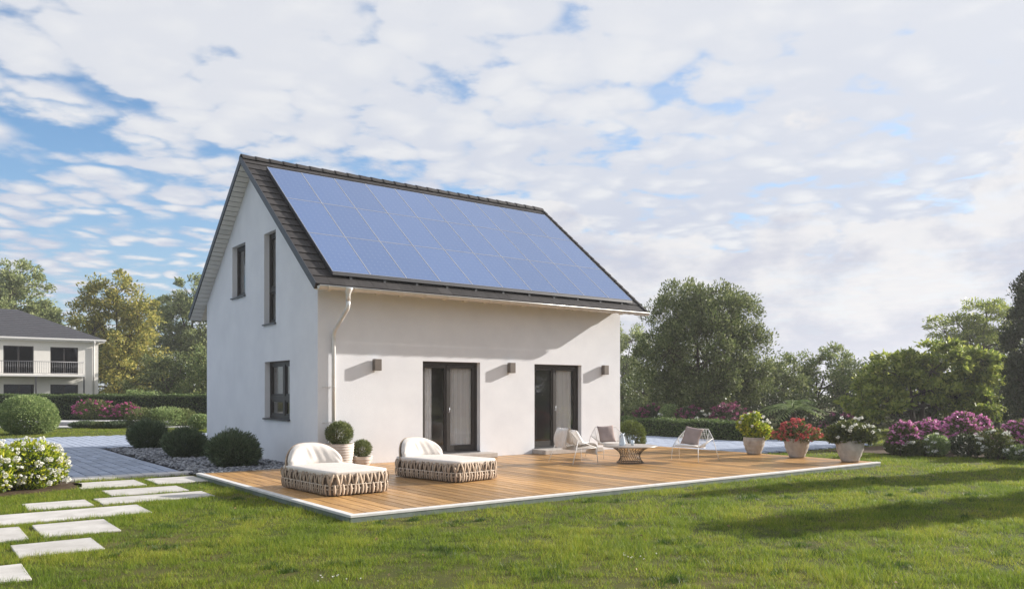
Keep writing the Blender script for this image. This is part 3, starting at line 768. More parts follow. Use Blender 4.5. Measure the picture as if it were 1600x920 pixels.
# ------------------------------------------------------------------ furniture
def rrect(w, l, r, n=6):
    """rounded rectangle outline (centre origin), counter-clockwise from the +x,-y corner"""
    P = []
    for (cx, cy, a0) in ((w / 2 - r, -l / 2 + r, -90), (w / 2 - r, l / 2 - r, 0), (-w / 2 + r, l / 2 - r, 90), (-w / 2 + r, -l / 2 + r, 180)):
        for k in range(n + 1):
            a = R(a0 + 90 * k / n); P.append((cx + r * math.cos(a), cy + r * math.sin(a)))
    return P
def outline_sampler(P):
    P = [Vector((p[0], p[1])) for p in P]; n = len(P); L = [0]
    for i in range(n): L.append(L[-1] + (P[(i + 1) % n] - P[i]).length)
    def at(s):
        s %= L[-1]
        for i in range(n):
            if s <= L[i + 1]:
                t = (s - L[i]) / max(1e-9, L[i + 1] - L[i]); d = (P[(i + 1) % n] - P[i]).normalized()
                return P[i].lerp(P[(i + 1) % n], t), d
    return at, L[-1]
def strap_mesh(name, prof, bulge):
    """strap hanging down z, facing +x(out): prof = (z, width) list, bulge = out offset list, y = along the side"""
    b = MB(); n = len(prof); T = .012
    vs = []
    for (z, w), o in zip(prof, bulge):
        vs += [(o + T, -w / 2, z), (o + T + .006, 0, z), (o + T, w / 2, z), (o, 0, z)]
    fs = []
    for i in range(n - 1):
        for k in range(4):
            fs.append((i * 4 + k, i * 4 + (k + 1) % 4, (i + 1) * 4 + (k + 1) % 4, (i + 1) * 4 + k))
    fs += [(3, 2, 1, 0), tuple((n - 1) * 4 + k for k in range(4))]
    b.add(vs, fs, True)
    me = b.mesh(name); me.materials.append(M['strap']); bm = bmesh.new(); bm.from_mesh(me); bmesh.ops.recalc_face_normals(bm, faces=bm.faces); bm.to_mesh(me); bm.free()
    return me
UP = strap_mesh('strap_upper', [(.345, .040), (.29, .050), (.23, .048), (.18, .036), (.135, .026)], [-.012, .010, .018, .012, .002])
LO = strap_mesh('strap_lower', [(.185, .024), (.165, .040), (.12, .052), (.07, .050), (.03, .042), (.012, .034)], [.004, .018, .026, .022, .010, .0])
def cushion_noise(x, y):
    return .5 * math.sin(7.1 * x + 1.3) * math.sin(3 * y + .4) + .3 * math.sin(17 * x + 2 * y) + .2 * math.sin(31 * x - 5 * y + 1)
def make_daybed(loc, rz, label):
    t = empty('daybed', loc, rz, label, 'daybed', 'woven daybeds on the wooden deck')
    Wd, Ln = 1.10, 1.80
    core = MB(); P = rrect(Wd - .05, Ln - .05, .14); core.prism(P, 2, .015, .285); core.build('core', M['core'], t)
    at, tot = outline_sampler(rrect(Wd - .045, Ln - .045, .14))
    ns = 82; sp = tot / ns
    for i in range(ns):
        for me, off in ((UP, 0), (LO, .5)):
            p, d = at((i + off) * sp)
            o = bpy.data.objects.new('strap', me); link(o, t)
            o.location = (p.x, p.y, 0); o.rotation_euler = (0, random.uniform(-.05, .05), math.atan2(d.y, d.x) - math.pi / 2)
            o.rotation_euler[0] = (.24 if i % 2 else -.24) * (1 if me is UP else .2)
    at2, tot2 = outline_sampler(rrect(Wd + .012, Ln + .012, .155, 5))
    fr = MB()
    for z in (.165, .105):
        fr.tube([(*at2(s)[0], z) for s in np.linspace(0, tot2, 40)[:-1]], .0065, 5, closed=True)
    for s in np.arange(.1, tot2, .36):
        p = at2(s)[0]; fr.tube([(p.x, p.y, .015), (p.x, p.y, .29)], .005, 5)
    fr.build('rod_frame', M['rod'], t)
    # mattress with a soft rounded edge
    Pm = rrect(Wd + .02, Ln + .02, .16, 6); rows = [(.0, .285), (.93, .283), (.945, .30), (.955, .325), (.965, .352), (.955, .368), (.80, .376), (.4, .380)]
    mb = MB(); n = len(Pm); vs = []; fs = []
    for (s, z) in rows[1:]:
        for p in Pm:
            q = s if s > .9 else s
            vs.append((p[0] * q, p[1] * (1 - (1 - q) * Wd / Ln), z + (.004 * cushion_noise(p[0] * q, p[1]) if s < .99 else 0)))
    m = len(rows) - 1
    for i in range(m - 1):
        for k in range(n): fs.append((i * n + k, i * n + (k + 1) % n, (i + 1) * n + (k + 1) % n, (i + 1) * n + k))
    fs += [tuple(range(n - 1, -1, -1)), tuple((m - 1) * n + k for k in range(n))]
    mb.add(vs, fs, True); mb.build('mattress', M['cushion'], t)
    # curved half-round back: cushion in front, woven shell behind
    def back_pt(a, rr, d):
        """a: 0..1 left-right, rr: 0..1 height fraction, d: forward offset"""
        th = (a - .5) * 2
        hgt = .41 * max(0.0, 1 - abs(th) ** 2.6) ** .5
        x = th * .535
        yb = Ln / 2 - .06 - .20 * th * th                    # wraps forward at the sides
        z = .30 + rr * hgt
        lean = .12 * rr * (hgt / .41)
        return x, yb + lean, z
    def front(u, v):
        x, y, z = back_pt(.02 + .96 * u, v, 0)
        th = (u - .5) * 2
        puff = .15 * max(0, (1 - abs(th) ** 4)) ** .5 * max(0, 1 - (2 * v - 1) ** 4) ** .5 + .012
        wr = .0065 * math.sin(21 * u + 2.6 * math.sin(4 * v + 5 * u) + 2.5 * math.sin(11 * u + 3 * v)) * min(1, 4 * v * (1 - v)) + .004 * math.sin(47 * u + 8 * v) * v * (1 - v) * 3
        return (x * .98, y - puff - wr, z + .01)
    def rear(u, v):
        x, y, z = back_pt(.02 + .96 * u, v, 0); th = (u - .5) * 2
        return (x * .98, y + .002 * (1 - th * th), z + .01)
    cb = MB(); cb.grid(front, 56, 16, True); cb.grid(rear, 56, 16, True, flip=True)
    # close the rim
    co = cb.build('back_cushion', M['cushion'], t)
    bm = bmesh.new(); bm.from_mesh(co.data); bmesh.ops.remove_doubles(bm, verts=bm.verts, dist=.004); bmesh.ops.recalc_face_normals(bm, faces=bm.faces); bm.to_mesh(co.data); bm.free()
    def shell(off):
        def f(u, v):
            x, y, z = back_pt(u, v * 1.0, 0); return (x * 1.02, y + off, z * 1.0 - .005 if v > 0 else .20)
        return f
    sb = MB(); sb.grid(shell(.006), 30, 8, True); sb.grid(shell(.035), 30, 8, True, flip=True)
    so = sb.build('back_shell', M['core'], t)
    bm = bmesh.new(); bm.from_mesh(so.data); bmesh.ops.recalc_face_normals(bm, faces=bm.faces); bm.to_mesh(so.data); bm.free()
    fb = MB(); fb.tube([(back_pt(u, 1, 0)[0] * 1.02, back_pt(u, 1, 0)[1] + .02, back_pt(u, 1, 0)[2]) for u in np.linspace(0, 1, 40)], .014, 6); fb.build('back_rim', M['strap'], t)
    return t
make_daybed((-1.465, -4.00, 0), R(2.5), 'cream woven daybed nearest the deck corner, left of the other daybed')
make_daybed((1.00, -3.55, 0), R(9), 'cream woven daybed farther from the deck corner, below the left glazed door')

def make_chair(loc, rz, label):
    """wire lounge chair, faces +x"""
    t = empty('wire_chair', loc, rz, label, 'lounge chair', 'white wire lounge chairs round the coffee table')
    r = .0085
    TB = [(-.34, .27, .74), (-.34, -.27, .74)]
    def S(p, s): return (p[0], p[1] * s, p[2])
    tl_, sh, fc, bk = (-.34, .27, .74), (-.24, .43, .53), (.33, .31, .355), (-.22, .25, .31)
    fr = MB()
    fr.tube([S(fc, 1), S(sh, 1), (-.325, .30, .70), tl_, S(tl_, -1), (-.325, -.30, .70), S(sh, -1), S(fc, -1)], r, 6)
    fr.tube([fc, bk, S(bk, -1), S(fc, -1)], r, 6, closed=True)
    fr.build('frame', M['wire'], t)
    for s in (1, -1):
        MB().tube([S(sh, s), (-.43, .50 * s, .008)], r, 6).build('leg', M['wire'], t)
        MB().tube([S(fc, s), (.36, .335 * s, .008)], r, 6).build('leg', M['wire'], t)
    nt = MB(); q = .0042
    def lp(a, b, k): return tuple(a[i] + (b[i] - a[i]) * k for i in range(3))
    for k in np.linspace(0.06, .94, 13):
        nt.tube([lp(tl_, S(tl_, -1), k), lp(bk, S(bk, -1), k)], q, 4)
        nt.tube([lp(fc, S(fc, -1), k), lp(bk, S(bk, -1), k)], q, 4)
    for s in (1, -1):
        for k in np.linspace(.05, .95, 15):
            top = lp(S(tl_, s), S(sh, s), k / .42) if k < .42 else lp(S(sh, s), S(fc, s), (k - .42) / .58)
            nt.tube([top, lp(S(bk, s), S(fc, s), k)], q, 4)
    for k in (.3, .62):
        nt.tube([lp(S(sh, 1), S(fc, 1), k), lp(bk, fc, k)], q, 4)
    nt.build('wire_net', M['wire'], t)
    def pad(u, v):
        x = -.20 + .53 * u; w = .25 + .06 * u
        e_ = (min(1, 6 * u) * min(1, 6 * (1 - u)) * min(1, 6 * v) * min(1, 6 * (1 - v))) ** .4
        return (x, (v - .5) * 2 * w, .325 + .045 * u + .035 * e_)
    def padb(u, v):
        x = -.20 + .53 * u; w = .25 + .06 * u
        return (x, (v - .5) * 2 * w, .322 + .045 * u)
    pb = MB(); pb.grid(pad, 12, 12); pb.grid(padb, 12, 12, flip=True); pb.build('seat_pad', M['cushion'], t)
    return t
def make_pillow(loc, rot, size, mat, label, name='pillow'):
    def f(sgn):
        def g(u, v):
            a, b = 2 * u - 1, 2 * v - 1
            p = max(0, (1 - a ** 4) * (1 - b ** 4)) ** .55
            sx = size * .5 * a * (1 - .07 * (1 - b * b)); sz = size * .5 * b * (1 - .07 * (1 - a * a))
            return (sgn * (.075 * p + .012 * cushion_noise(a * .3, b * .4) * p), sx, sz)
        return g
    mb = MB(); mb.grid(f(1), 16, 16); mb.grid(f(-1), 16, 16, flip=True)
    o = mb.build(name, mat, None); bm = bmesh.new(); bm.from_mesh(o.data); bmesh.ops.remove_doubles(bm, verts=bm.verts, dist=.002); bmesh.ops.recalc_face_normals(bm, faces=bm.faces); bm.to_mesh(o.data); bm.free()
    o.location = loc; o.rotation_euler = rot
    return tag(o, label, 'pillow', 'pillows on the wire chairs')
CH = [((5.02, -2.75, 0), R(-8), 'white wire lounge chair with a fleece throw, left of the coffee table'),
      ((6.62, -2.22, 0), R(-112), 'white wire lounge chair behind the coffee table by the house corner'),
      ((7.42, -4.05, 0), R(196), 'white wire lounge chair right of the coffee table')]
for c in CH: make_chair(*c)
def on_chair(i, p):
    (x, y, z), a, _ = CH[i]
    return (x + p[0] * math.cos(a) - p[1] * math.sin(a), y + p[0] * math.sin(a) + p[1] * math.cos(a), p[2])
make_pillow(on_chair(0, (-.02, .03, .58)), (0, R(-32), CH[0][1]), .40, M['throw'], 'pale pillow on the wire chair with the fleece throw')
make_pillow(on_chair(1, (-.14, -.06, .575)), (R(3), R(-20), CH[1][1]), .43, M['taupe'], 'taupe pillow on the wire chair behind the coffee table')
make_pillow(on_chair(2, (-.10, -.03, .575)), (R(-8), R(-24), CH[2][1]), .45, M['taupe'], 'taupe pillow on the wire chair right of the coffee table')
def throw():
    prof = [(-.41, .36), (-.42, .50), (-.405, .64), (-.375, .745), (-.33, .775), (-.29, .735), (-.235, .60), (-.18, .48), (-.10, .415), (.05, .41), (.20, .42), (.33, .425), (.385, .40), (.40, .33), (.405, .25), (.40, .19)]
    n = len(prof)
    def side(off):
        def f(u, v):
            k = v * (n - 1); i = min(int(k), n - 2); t = k - i
            x = prof[i][0] + (prof[i + 1][0] - prof[i][0]) * t; z = prof[i][1] + (prof[i + 1][1] - prof[i][1]) * t
            dx, dz = prof[i + 1][0] - prof[i][0], prof[i + 1][1] - prof[i][1]; l = math.hypot(dx, dz); nx, nz = -dz / l, dx / l
            w = .225 + .02 * math.sin(v * 13); b = .010 * math.sin(u * 19 + 3 * v) + .010 * math.sin(v * 31 + 5 * u)
            o = off + (b if off > 0 else b * .5)
            return (x + nx * o, (u - .5) * 2 * w, z + nz * o)
        return f
    mb = MB(); mb.grid(side(.022), 16, 46); mb.grid(side(.004), 16, 46, flip=True)
    o = mb.build('throw_blanket', M['throw'], None); bm = bmesh.new(); bm.from_mesh(o.data)
    bmesh.ops.recalc_face_normals(bm, faces=bm.faces); bm.to_mesh(o.data); bm.free()
    o.location = CH[0][0]; o.rotation_euler = (0, 0, CH[0][1])
    return tag(o, 'white fleece throw draped over the back of a wire chair', 'throw')
throw()

# coffee table: wire hourglass base, stone top
TX, TY = 6.03, -3.45
tb = empty('coffee_table', (TX, TY, 0), 0, 'round coffee table with bronze wire hourglass base and stone top', 'coffee table')
mb = MB(); mb.lathe([(.0001, .365), (.60, .365), (.612, .372), (.612, .388), (.60, .395), (.0001, .395)], 56); mb.build('table_top', M['table_top'], tb)
wb = MB()
for k in range(28):
    for sg in (1, -1):
        P = []
        for t in np.linspace(0, 1, 7):
            a = 2 * math.pi * k / 28 + sg * t * .75; rr = .30 - .36 * t + .40 * t * t + (.10 * t ** 4)
            P.append((rr * math.cos(a), rr * math.sin(a), .012 + .35 * t))
        wb.tube(P, .0042, 4)
wb.build('wire_base', M['table_wire'], tb)
mb = MB(); mb.tube([(.30 * math.cos(a), .30 * math.sin(a), .012) for a in np.linspace(0, 2 * math.pi, 40)[:-1]], .012, 6, closed=True); mb.build('base_ring', M['table_wire'], tb)
mb = MB(); mb.tube([(.43 * math.cos(a), .43 * math.sin(a), .358) for a in np.linspace(0, 2 * math.pi, 40)[:-1]], .007, 6, closed=True); mb.build('top_ring', M['table_wire'], tb)
pt = empty('pitcher', (TX - .22, TY + .03, .396), 0, 'pale grey blue pitcher standing on the coffee table', 'pitcher')
mb = MB(); mb.lathe([(.072, 0), (.078, .01), (.074, .05), (.058, .13), (.040, .20), (.036, .235), (.045, .27), (.040, .268), (.030, .235), (.034, .2), (.05, .12), (.05, .05)], 24); mb.build('body', M['ceramic'], pt)
mb = MB(); mb.tube([(-.038, 0, .245), (-.085, 0, .235), (-.098, 0, .18), (-.085, 0, .12), (-.06, 0, .09)], .008, 6); mb.build('handle', M['ceramic'], pt)
mb = MB(); mb.prism([(.03, .235), (.075, .285), (.045, .272)], 1, -.012, .012); mb.build('spout', M['ceramic'], pt, recalc=True)
for (dx, dy, lab) in ((.02, -.06, 'small drinking glass on the coffee table, nearer the pitcher'), (.09, .02, 'small drinking glass on the coffee table, farther from the pitcher')):
    g_ = MB(); g_.lathe([(.030, 0), (.036, .11), (.0335, .11), (.028, .006)], 18)
    o = g_.build('drinking_glass', M['ceramic']); o.location = (TX + dx, TY + dy, .396); tag(o, lab, 'glass', 'glasses on the coffee table')

# ------------------------------------------------------------------ foliage tools
def unit(v): return v / np.maximum(np.linalg.norm(v, axis=1, keepdims=True), 1e-9)
def rand_dir(rng, n): return unit(rng.normal(size=(n, 3)))
def leaf_quads(pts, axis, size, aspect, rng, tilt=.6):
    """diamond leaves: pts (n,3), axis (n,3) growth direction, size (n,)"""
    n = len(pts)
    a = unit(axis + rng.normal(0, tilt, (n, 3)))
    b = unit(np.cross(a, rand_dir(rng, n)))
    c = np.cross(a, b)
    L = size[:, None]; w = L * aspect
    v0 = pts - a * L * .5; v2 = pts + a * L * .5
    v1 = pts + b * w * .5 + a * L * .05 + c * w * .15; v3 = pts - b * w * .5 + a * L * .05 + c * w * .15
    V = np.stack([v0, v1, v2, v3], 1).reshape(-1, 3)
    F = np.arange(4 * n).reshape(n, 4)
    return V, F
def leaf_obj(name, pts, axis, size, aspect, rng, mat, parent=None, tilt=.6):
    V, F = leaf_quads(pts, axis, size, aspect, rng, tilt)
    return np_mesh(name, V, F, mat, parent)
def in_lobes(rng, lobes, n, shell=.55):
    """points inside a union of ellipsoids (cx,cy,cz,rx,ry,rz), denser near the surface"""
    l = np.array(lobes, float); w = (l[:, 3] * l[:, 4] * l[:, 5]) ** .8; w /= w.sum()
    i = rng.choice(len(l), n, p=w); d = rand_dir(rng, n)
    r = (shell ** 3 + (1 - shell ** 3) * rng.uniform(0, 1, n)) ** (1 / 3)
    return l[i, :3] + d * l[i, 3:] * r[:, None], d
def kmeans(P, k, rng, it=6):
    c = P[rng.choice(len(P), k, False)]
    for _ in range(it):
        a = np.argmin(((P[:, None] - c[None]) ** 2).sum(2), 1)
        for j in range(k):
            if (a == j).any(): c[j] = P[a == j].mean(0)
    return c, a
def curve(p, q, sag, n=5):
    p, q = np.array(p, float), np.array(q, float); P = []
    for t in np.linspace(0, 1, n):
        x = p + (q - p) * t; x[2] += sag * math.sin(math.pi * t); P.append(tuple(x))
    return P
def tree(name, label, cat, base, lobes, mat, rng, tips=120, per=160, tip_r=.45, leaf=.12, aspect=.45, trunk_r=.18, fork=.35, stems=1, limbs=9, bark='bark', group=None, flat=.8, up=.25, shell=.35, spread=.35, twigs=True):
    base = np.array(base, float)
    root = empty(name, tuple(base), 0, label, cat, group)
    tp, td = in_lobes(rng, lobes, tips, shell)
    k = min(limbs, tips // 3); cen, asg = kmeans(tp, k, rng)
    mid = np.array(lobes)[:, :3].mean(0); top = tp[:, 2].max()
    tb_ = MB()
    hf = max(.25, fork * top)
    for s in range(stems):
        a = 2 * math.pi * s / max(1, stems) + rng.uniform(0, 1); off = 0 if stems == 1 else spread
        b0 = (off * .5 * math.cos(a), off * .5 * math.sin(a), -.1)
        f0 = (mid[0] * .4 + off * math.cos(a) * 1.4, mid[1] * .4 + off * math.sin(a) * 1.4, hf)
        f1 = (mid[0] * .8 + off * math.cos(a) * 1.8, mid[1] * .8 + off * math.sin(a) * 1.8, min(top * .8, hf + .5 * (top - hf)))
        r0 = trunk_r / (stems ** .45)
        tb_.tube([b0, ((b0[0] + f0[0]) / 2 + rng.normal(0, .03), (b0[1] + f0[1]) / 2 + rng.normal(0, .03), hf * .45), f0, f1], [r0 * 1.25, r0, r0 * .8, r0 * .3], 8)
        for j in range(k):
            if j % stems != s: continue
            t = rng.uniform(.1, .75); st = tuple(np.array(f0) * (1 - t) + np.array(f1) * t)
            if cen[j][2] < f0[2] + .3: st = f0
            tb_.tube(curve(st, cen[j], .12), [r0 * .42, r0 * .36, r0 * .28, r0 * .2, r0 * .12], 6)
            if twigs:
                for q in tp[asg == j]:
                    tb_.tube(curve(cen[j], q, .05, 3), [r0 * .12, r0 * .08, r0 * .03], 4, cap=False)
    tb_.build('trunk', M[bark], root)
    n = tips * per
    ti = np.repeat(np.arange(tips), per)
    sc = tip_r * rng.uniform(.6, 1.25, tips)
    d = rng.normal(0, 1, (n, 3)); d = unit(d) * (rng.uniform(0, 1, (n, 1)) ** .5)
    P = tp[ti] + d * sc[ti][:, None] * np.array([1, 1, flat])
    ax = d * .8 + td[ti] * .5 + np.array([0, 0, up])
    P[:, 2] = np.maximum(P[:, 2], .05)
    leaf_obj('crown', P, ax, leaf * rng.uniform(.6, 1.3, n), aspect, rng, mat, root)
    return root
def shrub(name, label, cat, base, lobes, mat, rng, n=5000, leaf=.05, aspect=.3, tilt=.5, shell=.72, up=.3, group=None, stems=5, parent_only=False, bumps=.0):
    root = empty(name, tuple(base), 0, label, cat, group)
    P, d = in_lobes(rng, lobes, n, shell)
    if bumps:
        P += d * bumps * (np.sin(P[:, :1] * 9 + 2) * np.sin(P[:, 1:2] * 8 + 1) * np.sin(P[:, 2:] * 10) + .4 * rng.normal(size=(n, 1)))
    keep = P[:, 2] > .0; P, d = P[keep], d[keep]
    leaf_obj('foliage', P, d + np.array([0, 0, up]), leaf * rng.uniform(.6, 1.4, len(P)), aspect, rng, mat, root, tilt)
    st = MB(); l = np.array(lobes)
    for k in range(stems):
        j = k % len(l); a = rng.uniform(0, 6.28); q = l[j, :3] + l[j, 3:] * .55 * np.array([math.cos(a), math.sin(a), .3])
        st.tube(curve((.1 * math.cos(a), .1 * math.sin(a), -.05), q, .05, 4), [.018, .014, .01, .006], 5)
    st.build('stem', M['bark'], root)
    return root
def bloom_cloud(name, centers, rad, per, petal, mat, parent, rng, flat=.8):
    n = len(centers); C = np.repeat(centers, per, 0); rr = np.repeat(rad, per)[:, None]
    d = rand_dir(rng, n * per); P = C + d * rr * np.array([1, 1, flat]) * rng.uniform(.6, 1, (n * per, 1))
    t = np.cross(d, rand_dir(rng, n * per))
    o = leaf_obj(name, P, t, petal * rng.uniform(.7, 1.2, n * per), .8, rng, mat, parent, .3)
    return tag(o, kind='stuff')
def surface_pts(rng, lobes, n, lo=.95, hi=1.12, zmin=.1):
    l = np.array(lobes, float); w = l[:, 3] * l[:, 5]; w /= w.sum()
    i = rng.choice(len(l), n * 3, p=w); d = rand_dir(rng, n * 3)
    P = l[i, :3] + d * l[i, 3:] * rng.uniform(lo, hi, (n * 3, 1))
    P = P[(P[:, 2] > zmin)][:n]
    return P
# ------------------------------------------------------------------ planting
rng = np.random.RandomState(5)
# three lavender balls by the gable
for (x, y, r, h, lab) in ((-1.25, 1.74, .58, .86, 'dark round lavender bush nearest the deck, by the gable wall'), (-1.36, 5.15, .56, .80, 'dark round lavender bush between the other two by the gable'), (-1.30, 9.35, .60, .88, 'dark round lavender bush farthest back at the end of the gravel')):
    shrub('lavender_bush', lab, 'bush', (x, y, G), [(0, 0, h * .48, r, r, h * .5), (0.05, 0, h * .36, r * .98, r * .98, h * .4)], M['lf_grey'], rng, n=15000, leaf=.10, aspect=.15, tilt=.45, shell=.66, up=.6, group='lavender bushes along the gable wall', bumps=.06)
# box ball right of the house
shrub('round_box_bush', 'round yellow green bush at the right corner of the house', 'bush', (9.86, .28, G), [(0, 0, .42, .46, .46, .46)], M['lf_box'], rng, n=9000, leaf=.07, aspect=.2, tilt=.4, shell=.72, up=.5, bumps=.02)
# big ball on the far lawn
p = cam_pt(43, 32.5)
shrub('large_round_bush', 'large round light green bush on the lawn before the left hedge', 'bush', (p[0], p[1], G), [(0, 0, .80, 1.12, 1.12, .80), (.1, .1, .55, 1.1, 1.1, .62)], M['lf_light'], rng, n=22000, leaf=.075, aspect=.5, shell=.80, up=.1, bumps=.03, stems=8)
# potted plants by the wall
def ridged_pot(name, x, y, r0, r1, h, label, group, rings):
    t = empty(name, (x, y, .0), 0, label, 'plant pot', group)
    pr = []
    n = rings * 4
    for k in range(n + 1):
        f = k / n; r = r0 + (r1 - r0) * math.sin(f * math.pi * .5) ** .8 + .012 * (math.cos(k * math.pi / 2) > .5)
        pr.append((r, .004 + h * f))
    pr += [(r1 - .03, h), (r1 - .04, h - .06)]
    MB().lathe(pr, 40).build('pot', M['pot_white'], t)
    MB().lathe([(r1 - .045, h - .08), (r1 - .04, h - .05)], 24).build('soil', M['soil'], t)
    return t
ridged_pot('ridged_pot', .31, -.42, .235, .305, .50, 'tall ridged white pot holding a clipped shrub beside the downpipe', 'ridged white pots by the house wall', 9)
shrub('potted_shrub', 'clipped round shrub growing in the tall ridged pot', 'plant', (.31, -.42, .45), [(0, 0, .27, .30, .30, .27)], M['lf_olive'], rng, n=6500, leaf=.060, aspect=.16, tilt=.4, shell=.55, up=.6, group='clipped shrubs in ridged pots', bumps=.015)
ridged_pot('ridged_pot', .87, -.36, .15, .225, .20, 'low bowl shaped white pot holding a small clipped shrub', 'ridged white pots by the house wall', 3)
shrub('potted_shrub', 'small clipped round shrub growing in the low bowl pot', 'plant', (.87, -.36, .15), [(0, 0, .22, .22, .22, .20)], M['lf_olive'], rng, n=4500, leaf=.050, aspect=.16, tilt=.4, shell=.5, up=.6, group='clipped shrubs in ridged pots', bumps=.012)
# three weathered stone planters on the right deck edge
def stone_planter(x, y, r0, r1, h, label):
    t = empty('stone_planter', (x, y, 0), 0, label, 'planter', 'weathered stone planters on the deck edge')
    pr = []
    for k in range(13):
        f = k / 12; pr.append((r0 + (r1 - r0) * min(1.0, 1.05 * math.sin(f * 1.72)) + .006 * math.sin(k * 2.1), .004 + h * f))
    pr += [(r1 - .005, h + .012), (r1 - .035, h + .008), (r1 - .05, h - .07)]
    MB().lathe(pr, 40, jitter=.006, rng=rng).build('pot', M['pot_stone'], t)
    MB().lathe([(r1 - .055, h - .1), (r1 - .05, h - .06)], 24).build('soil', M['soil'], t)
stone_planter(10.38, -3.62, .165, .27, .43, 'stone planter holding yellow green flowering plant, farthest of three')
stone_planter(10.36, -4.88, .175, .295, .46, 'stone planter holding red flowers, middle of three')
stone_planter(10.22, -6.35, .18, .305, .49, 'stone planter holding dark foliage with white blooms, nearest of three')
o = shrub('lime_flower_plant', 'yellow green flowering plant with white blooms in far planter', 'plant', (10.38, -3.62, .38), [(0, 0, .26, .34, .34, .26), (-.1, .12, .44, .22, .22, .24), (.18, -.14, .2, .26, .26, .24), (-.26, .2, .36, .16, .16, .16), (.08, .0, .56, .14, .14, .18)], M['lf_lime'], rng, n=2100, leaf=.085, aspect=.5, shell=.5, up=.3)
c = surface_pts(rng, [(0, 0, .34, .40, .40, .34)], 26, zmin=.3); bloom_cloud('bloom_cluster', c, np.full(len(c), .038), 22, .035, M['fl_white'], o, rng)
o = shrub('red_flower_plant', 'mound of red flowers growing in middle planter', 'plant', (10.36, -4.88, .40), [(0, 0, .17, .58, .58, .22), (0, 0, .3, .38, .38, .20)], M['lf_flowerbed'], rng, n=2000, leaf=.08, aspect=.4, shell=.4, up=.2)
c = np.concatenate([surface_pts(rng, [(0, 0, .17, .56, .56, .24), (0, 0, .32, .38, .38, .22)], 250, .85, 1.12, .02)]); bloom_cloud('bloom_cluster', c, np.full(len(c), .035), 12, .042, M['fl_red'], o, rng)
o = shrub('white_flower_plant', 'dark leafy plant with white ball blooms in nearest planter', 'plant', (10.22, -6.35, .42), [(0, 0, .24, .44, .44, .30), (.28, -.28, .2, .26, .26, .22), (-.28, .2, .22, .24, .24, .22)], M['lf_flowerbed'], rng, n=3200, leaf=.10, aspect=.4, shell=.4, up=.25)
c = surface_pts(rng, [(0, 0, .24, .52, .52, .36), (.3, -.3, .18, .28, .28, .24)], 34, zmin=.05); bloom_cloud('bloom_cluster', c, np.full(len(c), .045), 26, .034, M['fl_white'], o, rng)
# white flowering hedge shrub, bottom left
hl = [(0, 0, .42, .52, .50, .46), (-.75, -.35, .42, .56, .5, .50), (-1.35, -.6, .40, .5, .5, .5), (.28, .22, .36, .36, .36, .36)]
o = shrub('hydrangea_bush', 'white and yellow flowering bush at the left edge beside the driveway', 'bush', (-5.36, -.04, G), hl, M['lf_lime'], rng, n=7000, leaf=.075, aspect=.55, shell=.70, up=.25, stems=9)
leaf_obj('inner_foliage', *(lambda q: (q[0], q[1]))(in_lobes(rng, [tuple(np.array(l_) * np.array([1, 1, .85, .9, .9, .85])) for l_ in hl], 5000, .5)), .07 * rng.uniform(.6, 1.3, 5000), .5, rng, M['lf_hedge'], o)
c = surface_pts(rng, hl, 560, .93, 1.12, .12); bloom_cloud('bloom_cluster', c[70:], rng.uniform(.018, .034, len(c) - 70), 12, .032, M['fl_white'], o, rng)
bv, bf = leaf_quads(*(lambda d: (d * .05, np.cross(d, rand_dir(rng, 60))))(rand_dir(rng, 60)), np.full(60, .036), .8, rng, .3)
bo = np_mesh('flower_head', bv, bf, M['fl_white'], o); bo.location = c[0]
for k in range(1, 70):
    x = bo.copy(); link(x, o); x.location = c[k]; x.rotation_euler = (rng.uniform(0, 6), rng.uniform(0, 6), 0); s_ = rng.uniform(.7, 1.15); x.scale = (s_, s_, s_)
MB().prism([(-6.8, -1.15), (-4.62, -.42), (-4.52, .2), (-4.7, .78), (-6.9, .78)], 2, G - .05, G + .02).build('flower_bed_soil', M['soil'])
tag(bpy.data.objects['flower_bed_soil'], kind='structure')

# hedges
def hedge(name, label, A, B, width, h, mat, n, leaf, rng, zb=G, cat='hedge'):
    A, B = np.array(A, float), np.array(B, float); L = np.linalg.norm(B - A); d = (B - A) / L; nr = np.array([-d[1], d[0]])
    root = empty(name, (*A, zb), 0, label, cat)
    f = rng.uniform(0, 1, n); s = rng.uniform(0, L, n); kind = rng.uniform(0, 1, n)
    w = np.where(kind < .4, rng.uniform(-.5, .5, n), np.where(rng.uniform(0, 1, n) < .5, -.5, .5)) * width
    z = np.where(kind < .4, h, f * h)
    jit = rng.normal(0, .035, (n, 3)) + .03 * np.stack([np.sin(s * 5), np.cos(s * 4), np.sin(s * 3 + z * 4)], 1)
    P = np.stack([d[0] * s + nr[0] * w, d[1] * s + nr[1] * w, np.maximum(z, .02)], 1) + jit
    out = np.where((kind < .4)[:, None], np.array([0, 0, 1.0]), np.sign(w)[:, None] * np.array([nr[0], nr[1], .3]))
    leaf_obj('foliage', P, out, leaf * rng.uniform(.6, 1.3, n), .5, rng, mat, root, .7)
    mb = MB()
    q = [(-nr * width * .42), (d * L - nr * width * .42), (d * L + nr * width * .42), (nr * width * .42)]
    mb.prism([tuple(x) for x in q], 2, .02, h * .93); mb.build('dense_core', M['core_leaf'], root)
    return root
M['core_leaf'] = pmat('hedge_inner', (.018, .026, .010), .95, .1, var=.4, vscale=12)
a, b = cam_pt(-330, 49.5), cam_pt(455, 50.5)
hedge('clipped_hedge', 'long clipped green hedge in front of the neighbouring house', a, b, 1.1, 1.50, M['lf_hedge'], 60000, .11, rng)
hedge('low_hedge', 'low clipped hedge along the paved yard right of the house', (16.15, 11.0), (16.75, .55), .8, .62, M['lf_hedge'], 26000, .075, rng)

